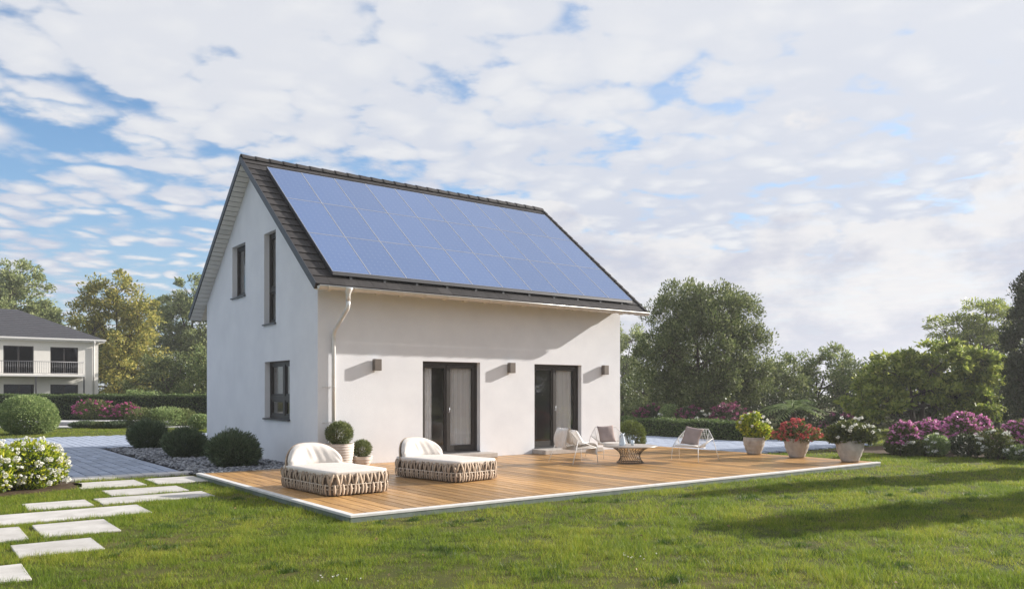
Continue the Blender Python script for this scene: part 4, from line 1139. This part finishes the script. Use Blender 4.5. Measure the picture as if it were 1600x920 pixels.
# flowering border in front of the left hedge
def flower_clump(name, label, base, lobes, leafm, flm, nl, nb, brad, rng, leaf=.09, per=14, petal=.06, cat='flowering plant', group=None, shell=.45, zmin=.2):
    o = shrub(name, label, cat, base, lobes, leafm, rng, n=nl, leaf=leaf, aspect=.4, shell=shell, up=.3, group=group)
    c = surface_pts(rng, lobes, nb, .80, 1.12, zmin); bloom_cloud('bloom_cluster', c, brad * rng.uniform(.7, 1.3, len(c)), per, petal, flm, o, rng, .6)
    return o
for (u, D, w, h, lab) in ((147, 46.9, 1.1, 1.28, 'tallest pink flowering clump before the left hedge'), (180, 46.9, .8, .85, 'pink flowering clump between two others before the left hedge'), (200, 46.9, .7, 1.05, 'pink flowering clump right of the others before the left hedge')):
    p = cam_pt(u, D); flower_clump('pink_phlox', lab, (p[0], p[1], G + .05), [(0, 0, h * .5, w, w * .6, h * .5)], M['lf_flowerbed'], M['fl_pink'], 2600, 60, .075, rng, .11, 16, .085, group='pink flowering clumps before the left hedge', zmin=h * .3)
for (u, D, w, h, m_, lab) in ((136, 37.9, .8, .34, 'lf_grey', 'low grey green tuft left in the row along the kerb'), (163, 37.9, .7, .30, 'lf_olive', 'low olive tuft second in the row along the kerb'), (190, 37.9, .8, .36, 'lf_grey', 'low grey green tuft right in the row along the kerb'), (228, 38.6, .95, .95, 'lf_olive', 'olive shrub left of the lighter shrubs beside the kerb'), (262, 38.9, 1.0, 1.0, 'lf_light', 'light green shrub beside the kerb, behind the lavender'), (286, 39.4, .7, .9, 'lf_olive', 'olive shrub just left of the pale shrub at the house edge'), (313, 36.5, .55, .70, 'lf_light', 'pale shrub at the left edge of the white gable')):
    p = cam_pt(u, D); shrub('garden_shrub', lab, 'shrub', (p[0], p[1], G), [(0, 0, h * .5, w, w * .7, h * .52)], M[m_], rng, n=3000, leaf=.12, aspect=.25, shell=.4, up=.7, group='shrubs along the kerb')

# right-hand flower border
bed = [(13.9, -3.3), (17.8, -3.3), (26, -7.0), (26, -11.5), (18.0, -10.2), (15.3, -8.4), (14.35, -6.2), (14.2, -4.6)]
sheet('flower_bed_ground', bed, G + .02, M['soil'])
FB = [(1412, 21.6, .42, .95, 'pink_phlox', 'fl_magenta', 'magenta phlox just right of the nearest planter'),
      (1447, 22.0, .50, .98, 'pink_phlox', 'fl_magenta', 'bushy magenta phlox between the first and the tallest phlox'),
      (1503, 22.2, .48, 1.18, 'pink_phlox', 'fl_magenta', 'tallest magenta phlox in the right border'),
      (1532, 22.6, .34, 1.05, 'pink_phlox', 'fl_magenta', 'slim magenta phlox beside the white flowers'),
      (1592, 20.8, .50, 1.02, 'pink_phlox', 'fl_magenta', 'magenta phlox at the right edge of the picture'),
      (1640, 20.8, .50, 1.02, 'pink_phlox', 'fl_magenta', 'magenta phlox past the right edge')]
for (u, D, w, h, nm, fm, lab) in FB:
    p = cam_pt(u, D); flower_clump(nm, lab, (p[0], p[1], G), [(0, 0, h * .46, w, w, h * .46), (w * .2, 0, h * .75, w * .6, w * .6, h * .25)], M['lf_flowerbed'], M[fm], 2300, 190, .048, rng, .085, 12, .055, group='magenta phlox in the right border', zmin=h * .36)
for (u, D, w, h, lf, fm, nbl, lab) in ((1430, 21.3, .30, .45, 'lf_flowerbed', 'fl_white', 10, 'low plant at the left end of the right border'), (1462, 21.2, .36, .60, 'lf_light', 'fl_white', 16, 'pale green plant in the right border below the bushy phlox'), (1512, 21.0, .46, .62, 'lf_dark', 'fl_white', 5, 'dark leafed plant in the right border below the tallest phlox'), (1553, 20.3, .46, .80, 'lf_flowerbed', 'fl_white', 24, 'bush with white ball flowers in the right border'), (1590, 20.0, .32, .40, 'lf_light', 'fl_white', 6, 'low pale green plant at the right edge'), (1400, 21.8, .30, .5, 'lf_flowerbed', 'fl_white', 8, 'small white flowered plant behind the nearest planter'), (1630, 19.6, .4, .6, 'lf_flowerbed', 'fl_white', 8, 'white flowered plant past the right edge')):
    p = cam_pt(u, D); flower_clump('border_plant', lab, (p[0], p[1], G), [(0, 0, h * .5, w, w, h * .5)], M[lf], M[fm], 1900, nbl, .065, rng, .085, 30, .042, group='low plants in the right border', zmin=.12)
# dim flowering shrubs behind the low hedge
for (u, D, w, h, fm, nb, lab) in ((1015, 34.5, .75, 1.15, 'fl_mauve', 40, 'dim red flowering shrub behind the low hedge near the house'), (1048, 33.6, .6, 1.25, 'fl_white', 4, 'feathery pale shrub behind the low hedge'), (1078, 33.2, .7, 1.15, 'fl_mauve', 50, 'mauve flowering shrub behind the middle of the low hedge'), (1098, 32.4, .4, .95, 'fl_white', 14, 'white flowered plant behind the low hedge'), (1140, 32.4, .95, 1.25, 'fl_mauve', 120, 'mauve flowering shrub behind the right end of the low hedge'), (1312, 28.5, .7, 1.0, 'fl_mauve', 30, 'dim mauve shrub behind the nearest planter')):
    p = cam_pt(u, D); flower_clump('flowering_shrub', lab, (p[0], p[1], G), [(0, 0, h * .5, w, w * .8, h * .5)], M['lf_light'] if 'feathery' in lab else M['lf_dark'], M[fm], 2600, nb, .085, rng, .10, 14, .08, group='flowering shrubs behind the low hedge', zmin=h * .45)
# palm-like plant
def palm(base, label):
    root = empty('palm', base, 0, label, 'palm'); rg = np.random.RandomState(3)
    MB().tube([(0, 0, -.1), (.03, 0, .5), (0, .02, 1.0)], [.16, .13, .11], 9).build('trunk', M['bark'], root)
    for k in range(17):
        a = k * 2.4; el = rg.uniform(.35, 1.25); Lf = rg.uniform(1.0, 1.5); sp = []; 
        for t in np.linspace(0, 1, 12):
            r_ = Lf * (math.cos(el) * t + .25 * t * t); z = 1.0 + Lf * (math.sin(el) * t - .75 * t * t); sp.append((r_ * math.cos(a), r_ * math.sin(a), z))
        mb = MB(); mb.tube(sp, [.012] * 11 + [.003], 4)
        for i in range(1, 12):
            p = Vector(sp[i]); d = (Vector(sp[i]) - Vector(sp[i - 1])).normalized(); s_ = d.cross(Vector((0, 0, 1))).normalized(); ll = .34 * math.sin(math.pi * (.12 + .8 * i / 12))
            for sg in (1, -1):
                for q in (0, .5):
                    pp = p - d * q * .09; tip = pp + s_ * sg * ll + d * ll * .7 - Vector((0, 0, ll * .35))
                    mb.add([pp, pp.lerp(tip, .5) + d * .018, tip, pp.lerp(tip, .5) - d * .018], [(0, 1, 2, 3)])
        mb.build('frond', M['lf_light'], root)
p = cam_pt(1240, 32.5); palm((p[0], p[1], G), 'feathery palm among the dark shrubs behind the planters')

# ------------------------------------------------------------------ trees
def T(u, D): p = cam_pt(u, D); return (p[0], p[1], G)
rt = np.random.RandomState(21)
def rel(f, r, z, a, b, c): # lobe: f metres away from camera, r metres to the right, z height; half sizes across/deep/high
    return (f * FW[0] + r * RT[0], f * FW[1] + r * RT[1], z, max(a, b) * .5 + min(a, b) * .5, max(a, b) * .5 + min(a, b) * .5, c)
tree('olive_tree', 'large dark olive green tree right of the house', 'tree', T(1100, 35), [rel(0, 0, 3.7, 2.55, 2.2, 2.6), rel(0, -1.0, 5.0, 1.55, 1.5, 1.5), rel(0, .9, 5.1, 1.5, 1.5, 1.5), rel(0, 1.8, 3.5, 1.2, 1.3, 1.5), rel(0, -1.9, 2.9, 1.15, 1.3, 1.5), rel(0, .2, 1.9, 2.5, 1.8, 1.2), rel(0, 2.2, 2.2, .9, 1.0, 1.0)], M['lf_olive'], rt, tips=520, per=150, tip_r=.46, leaf=.135, aspect=.38, trunk_r=.26, fork=.20, stems=4, limbs=18, flat=.95, up=.55, shell=.45)
tree('broad_leaf_tree', 'broad low green tree with large leaves behind the right border', 'tree', T(1440, 32), [rel(0, -.9, 2.5, 1.5, 1.4, .95), rel(0, .6, 2.9, 1.5, 1.4, .85), rel(0, 1.9, 2.5, 1.1, 1.1, 1.0), rel(0, -1.9, 2.0, 1.0, 1.0, .8), rel(0, .1, 1.9, 1.9, 1.4, .7), rel(-.3, -2.0, 1.2, 1.2, 1.0, .8), rel(-.3, 1.9, 1.2, 1.5, 1.1, .9), rel(.3, 2.9, 1.7, 1.0, 1.0, 1.1)], M['lf_yellow'], rt, tips=250, per=75, tip_r=.42, leaf=.27, aspect=.34, trunk_r=.17, fork=.3, stems=3, limbs=14, flat=.5, up=-.15, shell=.4)
tree('locust_tree', 'tall yellow green feathery tree behind the broad low tree', 'tree', T(1518, 45), [rel(0, -.9, 5.4, 1.5, 1.4, .9), rel(0, .9, 5.9, 1.7, 1.5, 1.1), rel(0, .2, 4.6, 1.7, 1.4, .8), rel(0, 1.6, 4.0, 1.3, 1.3, 1.4), rel(0, 1.9, 2.4, 1.2, 1.2, 1.3)], M['lf_yellow'], rt, tips=170, per=130, tip_r=.55, leaf=.15, aspect=.4, trunk_r=.22, fork=.42, stems=2, limbs=14, flat=.45, up=.0, shell=.35)
tree('dark_cypress', 'dark narrow evergreen cut off by the right edge of the picture', 'tree', T(1620, 28), [rel(0, 0, 1.6, 1.1, 1.1, 1.6), rel(0, 0, 3.4, 1.0, 1.0, 1.7), rel(0, 0.05, 4.9, .72, .72, 1.2)], M['lf_dark'], rt, tips=480, per=130, tip_r=.28, leaf=.11, aspect=.35, trunk_r=.16, fork=.12, limbs=12, up=.8, shell=.55)
SB = [('lf_pale', 975, 52, [rel(0, 0, 4.6, 2.0, 1.6, 1.7), rel(0, .6, 2.2, 1.9, 1.6, 1.9)], 'light green tree showing between the house and the olive tree', .17),
      ('lf_mid', 1255, 41, [rel(0, -.8, 2.0, 1.8, 1.3, 1.8), rel(0, 1.2, 2.3, 1.7, 1.2, 1.8), rel(0, 2.8, 1.9, 1.5, 1.2, 1.7)], 'low rounded tree behind the palm', .15),
      ('lf_olive', 1190, 38, [rel(0, 0, 1.9, 1.5, 1.1, 1.7), rel(0, 1.1, 1.7, 1.3, 1.1, 1.5)], 'olive shrubby tree right of the large olive tree', .14),
      ('lf_pale', 1340, 44, [rel(0, 0, 1.9, 1.9, 1.5, 1.7), rel(0, 1.9, 1.6, 1.8, 1.4, 1.5)], 'rounded green tree behind the left part of the broad low tree', .16),
      ('lf_olive', 1020, 41, [rel(0, 0, 1.3, 1.9, 1.2, 1.4), rel(0, 2.0, 1.2, 1.7, 1.2, 1.3)], 'dark shrubby tree below the large olive tree', .14),
      ('lf_mid', 1560, 36, [rel(0, 0, 2.0, 1.4, 1.2, 1.8), rel(0, 1.2, 1.7, 1.2, 1.1, 1.6)], 'green tree left of the dark cypress', .15),
      ('lf_dark', 1480, 42, [rel(0, -4.5, 1.6, 2.2, 1.0, 1.6), rel(0, -1.5, 1.5, 2.0, 1.0, 1.5), rel(0, 1.5, 1.7, 2.0, 1.0, 1.6), rel(0, 4.2, 1.6, 2.0, 1.0, 1.6)], 'dark thicket closing the view behind the broad low tree', .16),
      ('lf_olive', 1120, 47, [rel(0, -4.5, 1.5, 2.2, 1.0, 1.6), rel(0, -1.5, 1.5, 2.0, 1.0, 1.6), rel(0, 1.5, 1.4, 2.0, 1.0, 1.5), rel(0, 4.4, 1.4, 2.0, 1.0, 1.5)], 'olive thicket closing the view behind the large olive tree', .17),
      ('lf_dark', 1300, 34, [rel(0, -1.2, .85, 1.5, .8, .9), rel(0, 1.2, .85, 1.6, .8, .9), rel(0, 3.2, .85, 1.5, .8, .9), rel(0, 5.2, .85, 1.5, .8, .9), rel(0, -2.8, .8, 1.0, .7, .8)], 'dark shady thicket behind the planters and border', .12),
      ]
for (m_, u, D, lo, lab, lf) in SB:
    nt_ = int(sum(l_[3] * l_[5] for l_ in lo) * 22)
    tree('leafy_tree' if 'thicket' not in lab else 'thicket', lab, 'tree' if 'thicket' not in lab else 'thicket', T(u, D), lo, M[m_], rt, tips=nt_, per=105, tip_r=.45, leaf=lf, aspect=.42, trunk_r=.15, fork=.2, stems=2, limbs=10, flat=.75, up=.2, shell=.5)
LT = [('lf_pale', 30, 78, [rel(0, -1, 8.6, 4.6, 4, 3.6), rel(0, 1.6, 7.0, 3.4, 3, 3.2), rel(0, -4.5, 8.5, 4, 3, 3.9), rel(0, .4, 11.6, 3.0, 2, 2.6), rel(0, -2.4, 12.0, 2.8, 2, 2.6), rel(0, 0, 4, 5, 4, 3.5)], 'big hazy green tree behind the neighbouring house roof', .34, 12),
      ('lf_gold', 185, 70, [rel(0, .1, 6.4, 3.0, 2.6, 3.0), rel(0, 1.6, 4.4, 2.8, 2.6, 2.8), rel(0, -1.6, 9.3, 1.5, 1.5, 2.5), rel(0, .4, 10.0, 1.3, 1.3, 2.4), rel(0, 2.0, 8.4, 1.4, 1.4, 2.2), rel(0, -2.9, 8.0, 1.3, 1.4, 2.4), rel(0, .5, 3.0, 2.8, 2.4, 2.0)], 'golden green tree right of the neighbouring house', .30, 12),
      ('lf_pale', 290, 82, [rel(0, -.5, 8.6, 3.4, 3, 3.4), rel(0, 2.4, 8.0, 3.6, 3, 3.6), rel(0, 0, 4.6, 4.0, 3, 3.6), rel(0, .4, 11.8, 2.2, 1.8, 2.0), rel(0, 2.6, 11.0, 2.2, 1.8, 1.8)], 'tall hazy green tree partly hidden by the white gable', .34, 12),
      ('lf_olive', 262, 60, [rel(0, 0, 3.0, 2.2, 1.8, 1.8), rel(0, 1.6, 2.4, 2.0, 1.8, 2.0), rel(0, -1.6, 1.8, 1.8, 1.6, 1.6)], 'dark drooping tree beside the white gable', .24, 12),
      ('lf_light', 205, 55, [rel(0, 0, 1.0, 1.6, 1.0, .95), rel(0, 1.4, .9, 1.2, 1.0, .8)], 'pale rounded shrub tree just above the left hedge', .16, 20),
      ('lf_olive', 120, 85, [rel(0, 0, 5.2, 3.4, 3, 4.8), rel(0, 4.2, 4.5, 3.4, 3, 4.4)], 'dark tree filling the gap between the hazy trees', .34, 9),
      ]
for (m_, u, D, lo, lab, lf, dn) in LT:
    nt_ = int(sum(l_[3] * l_[5] for l_ in lo) * dn * .55)
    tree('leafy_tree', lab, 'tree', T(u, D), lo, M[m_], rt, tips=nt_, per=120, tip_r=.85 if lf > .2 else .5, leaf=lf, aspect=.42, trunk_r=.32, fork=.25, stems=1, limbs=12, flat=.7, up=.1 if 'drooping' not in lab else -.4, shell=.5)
for (x, y, s_, m_, lab) in ((18, 34, 1.0, 'lf_mid', 'tree standing behind the house, nearest its back wall'), (27, 30, 1.0, 'lf_olive', 'tree standing behind the house toward the right'), (12, 44, 1.15, 'lf_mid', 'tree standing behind the house toward the left'), (24, 46, 1.2, 'lf_pale', 'tree standing farthest behind the house')):
    tree('garden_tree', lab, 'tree', (x, y, G), [(0, 0, 1.8 * s_, 3.2 * s_, 2.4 * s_, 1.8 * s_), (.3, 0, 3.4 * s_, 2.4 * s_, 2.2 * s_, 1.6 * s_)], M[m_], rt, tips=150, per=80, tip_r=.65, leaf=.22, aspect=.45, trunk_r=.22, fork=.2, limbs=9, shell=.45, group='garden trees behind the house')
# trees outside the right edge whose shadows fall across the lawn
for (x, y, h, w, lab) in ((14.9, -13.3, 5.6, .95, 'slim evergreen beyond the right edge casting the nearer lawn shadow'), (18.4, -11.0, 5.6, .85, 'slim evergreen beyond the right edge casting the farther lawn shadow'), (9.5, -15.6, 2.6, .5, 'small evergreen beyond the right edge near the foreground')):
    tree('slim_evergreen', lab, 'tree', (x, y, G), [(0, 0, h * .35, w, w, h * .34), (0, 0, h * .66, w * .75, w * .75, h * .34)], M['lf_dark'], rt, tips=300, per=150, tip_r=.28, leaf=.11, aspect=.4, trunk_r=.12, fork=.12, limbs=8, up=.8, shell=.4, group='evergreens beyond the right edge')

# garden trees behind the photographer, seen mirrored in the glazed doors
for (x, y, s_, m_, lab) in ((14, -34, 1.0, 'lf_mid', 'garden tree behind the camera, nearest the lawn'), (24, -30, 1.15, 'lf_olive', 'garden tree behind the camera, toward the right'), (35, -34, 1.2, 'lf_mid', 'garden tree behind the camera, farthest right'), (4, -40, 1.2, 'lf_olive', 'garden tree behind the camera, farthest left')):
    tree('garden_tree', lab, 'tree', (x, y, G), [(0, 0, 2.2 * s_, 3.2 * s_, 3.2 * s_, 2.1 * s_), (.5, 0, 4.6 * s_, 3.0 * s_, 3.0 * s_, 2.4 * s_)], M[m_], rt, tips=170, per=90, tip_r=.75, leaf=.28, aspect=.45, trunk_r=.25, fork=.2, limbs=10, shell=.4, group='garden trees behind the camera')

# ------------------------------------------------------------------ neighbouring house
NY = 49.0
nh = empty('neighbouring_house', (-3, NY, G), 0, 'cream two storey house with dark hipped roof and balcony behind the hedge', 'house')
nh.location = (0, 0, 0)
NX0, NX1, NZ = -9.0, 4.3, 5.35
hs = [(-1.62, .20, 2.9, 4.83), (1.22, 2.98, 2.9, 4.82), (-1.6, .22, .2, 2.15), (1.22, 2.98, .2, 2.15), (-5.2, -3.4, 2.9, 4.83), (-5.2, -3.4, .2, 2.15)]
us = sorted({NX0, NX1, *[h[0] for h in hs], *[h[1] for h in hs]}); vs_ = sorted({G, NZ, *[h[2] for h in hs], *[h[3] for h in hs]})
bm_obj('wall', wall_mesh(us, vs_, hs, lambda u, v: (u, NY, v), (0, .3, 0)), M['n_wall'], nh)
MB().box((NX1 - .3, NY + .3, G), (NX1, NY + 9, NZ)).build('wall', M['n_wall'], nh); MB().box((NX0, NY + .3, G), (NX0 + .3, NY + 9, NZ)).build('wall', M['n_wall'], nh)
MB().box((NX0, NY + 9, G), (NX1, NY + 9.3, NZ)).build('wall', M['n_wall'], nh); MB().box((NX0 + .3, NY + 2.5, G), (NX1 - .3, NY + 2.6, NZ)).build('partition_wall', M['n_dark'], nh); MB().box((NX0 + .3, NY + .3, 2.5), (NX1 - .3, NY + 2.5, 2.75)).build('floor', M['n_dark'], nh)
for (a, b, c, d) in hs:
    f = MB(); f.box((a, NY + .12, c), (a + .07, NY + .2, d)); f.box((b - .07, NY + .12, c), (b, NY + .2, d)); f.box((a + .07, NY + .12, d - .07), (b - .07, NY + .2, d)); f.box((a + .07, NY + .12, c), (b - .07, NY + .2, c + .07)); m_ = (a + b) / 2; f.box((m_ - .05, NY + .118, c + .07), (m_ + .05, NY + .198, d - .07))
    w = f.build('window', M['frame'], nh); MB().box((a + .07, NY + .15, c + .07), (m_ - .05, NY + .165, d - .07)).build('pane', M['n_glass'], w); MB().box((m_ + .05, NY + .15, c + .07), (b - .07, NY + .165, d - .07)).build('pane', M['n_glass'], w)
# hipped roof with its courses
ov = .38; x0, x1, y0, y1 = NX0 - ov, NX1 + ov, NY - ov, NY + 9.3 + ov; zr = 7.75; zq = 5.42; hip = (y1 - y0) / 2; 
mb = MB(); vsr = [(x0, y0, zq), (x1, y0, zq), (x1, y1, zq), (x0, y1, zq), (x0 + hip, (y0 + y1) / 2, zr), (x1 - hip, (y0 + y1) / 2, zr)]
mb.add(vsr, [(0, 1, 5, 4), (1, 2, 5), (2, 3, 4, 5), (3, 0, 4), (3, 2, 1, 0)]); nroof = mb.build('roof', M['n_roof'], nh)
for i in range(15):
    t0, t1 = i / 15, (i + 1) / 15
    def q(t, dz): return (y0 + hip * t, zq + (zr - zq) * t + dz)
    a0_, a1_ = q(t0, .03), q(t1, .006)
    mb = MB(); mb.add([(x0 + hip * t0, a0_[0], a0_[1]), (x1 - hip * t0, a0_[0], a0_[1]), (x1 - hip * t1, a1_[0], a1_[1]), (x0 + hip * t1, a1_[0], a1_[1]), (x0 + hip * t0, a0_[0], a0_[1] - .028), (x1 - hip * t0, a0_[0], a0_[1] - .028)], [(0, 1, 2, 3), (4, 5, 1, 0)])
    mb.build('tile_course', M['n_roof'], nroof)
mb = MB(); mb.box((x0, y0 - .10, zq - .10), (x1 + .06, y0 - .002, zq + .015)); mb.build('gutter', M['n_trim'], nh); MB().box((x0, y0, zq - .2), (x1, y1, zq - .01)).build('soffit', M['n_trim'], nh)
mb = MB(); mb.tube([(3.98, y0 - .05, zq - .1), (3.98, y0 - .05, zq - .25), (3.98, NY - .07, zq - .55), (3.98, NY - .07, G)], .05, 8); mb.build('downpipe', M['n_trim'], nh)
bal = MB().box((-5.6, NY - 1.05, 2.70), (3.26, NY - .002, 2.83)).build('balcony', M['n_trim'], nh)
for x in (.22, 3.2, -2.8): MB().box((x - .045, NY - 1.03, G), (x + .045, NY - .94, 2.698)).build('balcony_post', M['darkalu'], nh)
mb = MB()
mb.tube([(-5.55, NY - 1.0, 3.74), (3.2, NY - 1.0, 3.74)], .022, 6); mb.tube([(-5.55, NY - 1.0, 2.93), (3.2, NY - 1.0, 2.93)], .016, 6); mb.tube([(3.2, NY - 1.0, 3.74), (3.2, NY - .02, 3.74)], .02, 6)
rail = mb.build('railing', M['n_rail'], nh)
bb = MB(); bb.tube([(0, 0, 2.93), (0, 0, 3.73)], .011, 5); bme = bb.mesh('baluster'); bme.materials.append(M['n_rail'])
for i in range(66):
    o = bpy.data.objects.new('baluster', bme); link(o, rail); o.location = (-5.5 + i * .132, NY - 1.0, 0)
for (u, D) in ((172, 56), (193, 57)):
    pass

# ------------------------------------------------------------------ grass
def grass():
    rg = np.random.RandomState(9)
    spec = [(6.2, 10.5, 6000, .044, .0046), (10.5, 15, 3200, .046, .006), (15, 22, 1400, .048, .009), (22, 40, 330, .042, .014)]
    P = []; H = []; Wd_ = []
    for (d0, d1, den, h, w) in spec:
        u0, u1 = -40, 1660
        area = (d1 * d1 - d0 * d0) / 2 * (u1 - u0) / 1254.79
        n = int(area * den)
        D = np.sqrt(rg.uniform(d0 * d0, d1 * d1, n)); u = rg.uniform(u0, u1, n)
        P.append(CC[None] + D[:, None] * (FW[None] + RT[None] * ((u - 800) / 1254.79)[:, None])); H.append(np.full(n, h)); Wd_.append(np.full(n, w))
    P = np.concatenate(P); H = np.concatenate(H); Wd_ = np.concatenate(Wd_)
    x, y = P[:, 0], P[:, 1]
    ok = ~((x > -2.54) & (x < 10.77) & (y > -6.82) & (y < 1.0))
    ok &= ~((x < -2.2) & (y > .78) & (y < 17.42)); ok &= ~((x > -2.6) & (x < 10) & (y > 0) & (y < 9.9)); ok &= ~((x < 3.52) & (y > 9.8) & (y < 17.42)); ok &= ~((x > -.3) & (x < 9.5) & (y > -.2) & (y < 8.2))
    ok &= ~((x > 9.1) & (x < 17.62) & (y > -2.97) & (y < 22))
    for (a, b, c, d, _) in slabs: ok &= ~((x > a + .012) & (x < b - .012) & (y > c + .012) & (y < d - .012))
    ok &= ~((x < -4.55) & (y > -.5 + (x + 4.55) * .33) & (y < .8))
    def inpoly(px, py, poly):
        r = np.zeros(len(px), bool); n = len(poly)
        for i in range(n):
            (x1_, y1_), (x2_, y2_) = poly[i], poly[(i + 1) % n]
            c = ((y1_ > py) != (y2_ > py)) & (px < (x2_ - x1_) * (py - y1_) / (y2_ - y1_ + 1e-12) + x1_); r ^= c
        return r
    ok &= ~inpoly(x, y, bed)
    fd = (P - CC) @ FW; ok &= ~((fd > 38) )
    # patchiness: clumps taller, worn spots thinner
    def fld(x, y, s, ph): return np.sin(x * s + ph + 1.3 * np.sin(y * s * .7 + ph)) * np.sin(y * s * 1.1 + 2 * ph + 1.1 * np.sin(x * s * .6))
    f = fld(x, y, 1.3, .4) * .3 + fld(x, y, 4.3, 1.9) * .35 + fld(x, y, 11, 4.2) * .4 + fld(y, x, 17, 2.2) * .3
    ok &= rg.uniform(-1.3, 1, len(x)) < f * 1.5 + .35
    for (wx, wy, wr) in ((-2.9, -3.35, .55), (2.5, -7.6, .55), (2.9, -11.2, .4)):
        ok &= ~((np.hypot((x - wx), (y - wy) * 1.6) < wr * (1 + .4 * np.sin(7 * np.arctan2(y - wy, x - wx)))) & (rg.uniform(0, 1, len(x)) < .8))
    P, H, Wd_, f = P[ok], H[ok], Wd_[ok], f[ok]; n = len(P)
    H = H * rg.uniform(.45, 1.4, n) * (1 + .9 * f); H = np.maximum(H, .012)
    a = rg.uniform(0, 2 * math.pi, n); lean = rg.uniform(.1, 1.0, n) * H
    b = a + rg.normal(0, .8, n); lx, ly = np.cos(b) * lean, np.sin(b) * lean
    dx, dy = -np.sin(a) * Wd_ * .5, np.cos(a) * Wd_ * .5
    z0 = np.full(n, G - .004)
    V = np.stack([np.stack([P[:, 0] - dx, P[:, 1] - dy, z0], 1), np.stack([P[:, 0] + dx, P[:, 1] + dy, z0], 1), np.stack([P[:, 0] + lx, P[:, 1] + ly, z0 + H], 1)], 1).reshape(-1, 3)
    o = np_mesh('grass', V, np.arange(3 * n).reshape(n, 3), M['grass'])
    tag(o, 'short green lawn grass round the deck and slabs', 'grass', kind='stuff')
    print('grass blades', n)
    # darker taller tufts and a little leaf litter
    m = 150; cu = rg.uniform(-20, 1620, m); cD = np.sqrt(rg.uniform(7.0 ** 2, 16.0 ** 2, m)); tc_ = CC[None] + cD[:, None] * (FW[None] + RT[None] * ((cu - 800) / 1254.79)[:, None])
    def free(x, y):
        g_ = ~((x > -2.7) & (y > -6.95)) & ~((x < -2.1) & (y > .6)) & ~((x < -4.4) & (y > -1.4))
        for (a, b, c, d, _) in slabs: g_ &= ~((x > a - .1) & (x < b + .1) & (y > c - .1) & (y < d + .1))
        return g_
    tc_ = tc_[free(tc_[:, 0], tc_[:, 1])]; m = len(tc_); per = 170; n2 = m * per
    rad = np.repeat(rg.uniform(.06, .22, m), per); aa = rg.uniform(0, 6.28, n2); rr = rad * np.sqrt(rg.uniform(0, 1, n2))
    X = np.repeat(tc_[:, 0], per) + rr * np.cos(aa) * 1.5; Y = np.repeat(tc_[:, 1], per) + rr * np.sin(aa); hh = rg.uniform(.03, .085, n2) * (1.1 - .6 * rr / rad)
    b2 = rg.uniform(0, 6.28, n2); l2 = hh * rg.uniform(.2, .9, n2); w2 = .004
    V2 = np.stack([np.stack([X - np.sin(aa) * w2, Y + np.cos(aa) * w2, np.full(n2, G)], 1), np.stack([X + np.sin(aa) * w2, Y - np.cos(aa) * w2, np.full(n2, G)], 1), np.stack([X + np.cos(b2) * l2, Y + np.sin(b2) * l2, G + hh], 1)], 1).reshape(-1, 3)
    tag(np_mesh('grass_tufts', V2, np.arange(3 * n2).reshape(n2, 3), M['grass_dark']), 'darker taller grass tufts scattered in the lawn', 'grass', kind='stuff')
    q = 150; cu = rg.uniform(0, 1600, q); cD = np.sqrt(rg.uniform(7.0 ** 2, 17.0 ** 2, q)); lp_ = CC[None] + cD[:, None] * (FW[None] + RT[None] * ((cu - 800) / 1254.79)[:, None])
    lp_ = lp_[free(lp_[:, 0], lp_[:, 1])]; q = len(lp_)
    LV, LF = leaf_quads(np.stack([lp_[:, 0], lp_[:, 1], np.full(q, G + .035)], 1), np.stack([rg.normal(size=q), rg.normal(size=q), np.zeros(q)], 1), rg.uniform(.025, .055, q), .55, rg, .25)
    tag(np_mesh('fallen_leaves', LV, LF, M['litter']), 'scattered brown fallen leaves lying in the lawn', 'leaves', kind='stuff')
    # a few daisies in the lawn
    for (gx_, gy__, lab) in ((-4.05, -9.6, 'tiny white daisies left in the foreground lawn'), (-1.2, -10.6, 'tiny white daisies right in the foreground lawn')):
        c = np.stack([rg.normal(gx_, .10, 9), rg.normal(gy__, .10, 9), np.full(9, G + .035)], 1)
        r_ = empty('daisy_patch', (0, 0, 0), 0, lab, 'flowers', 'daisy patches in the lawn')
        bloom_cloud('bloom_cluster', c, np.full(9, .008), 8, .012, M['fl_white'], r_, rg, .4)
grass()
# ------------------------------------------------------------------ haze
hm, hN, hL = new_mat('haze_air')
ho = hN.new('ShaderNodeOutputMaterial'); hv = hN.new('ShaderNodeVolumePrincipled'); hL.new(hv.outputs[0], ho.inputs['Volume'])
hv.inputs['Color'].default_value = (.93, .93, .95, 1); hv.inputs['Density'].default_value = 0.0008; hv.inputs['Anisotropy'].default_value = .35
haze = MB().box((-540, -540, -1.3), (540, 540, 15.5)).build('haze', hm)
tag(haze, 'thin pale haze in the garden air', 'haze', kind='stuff')
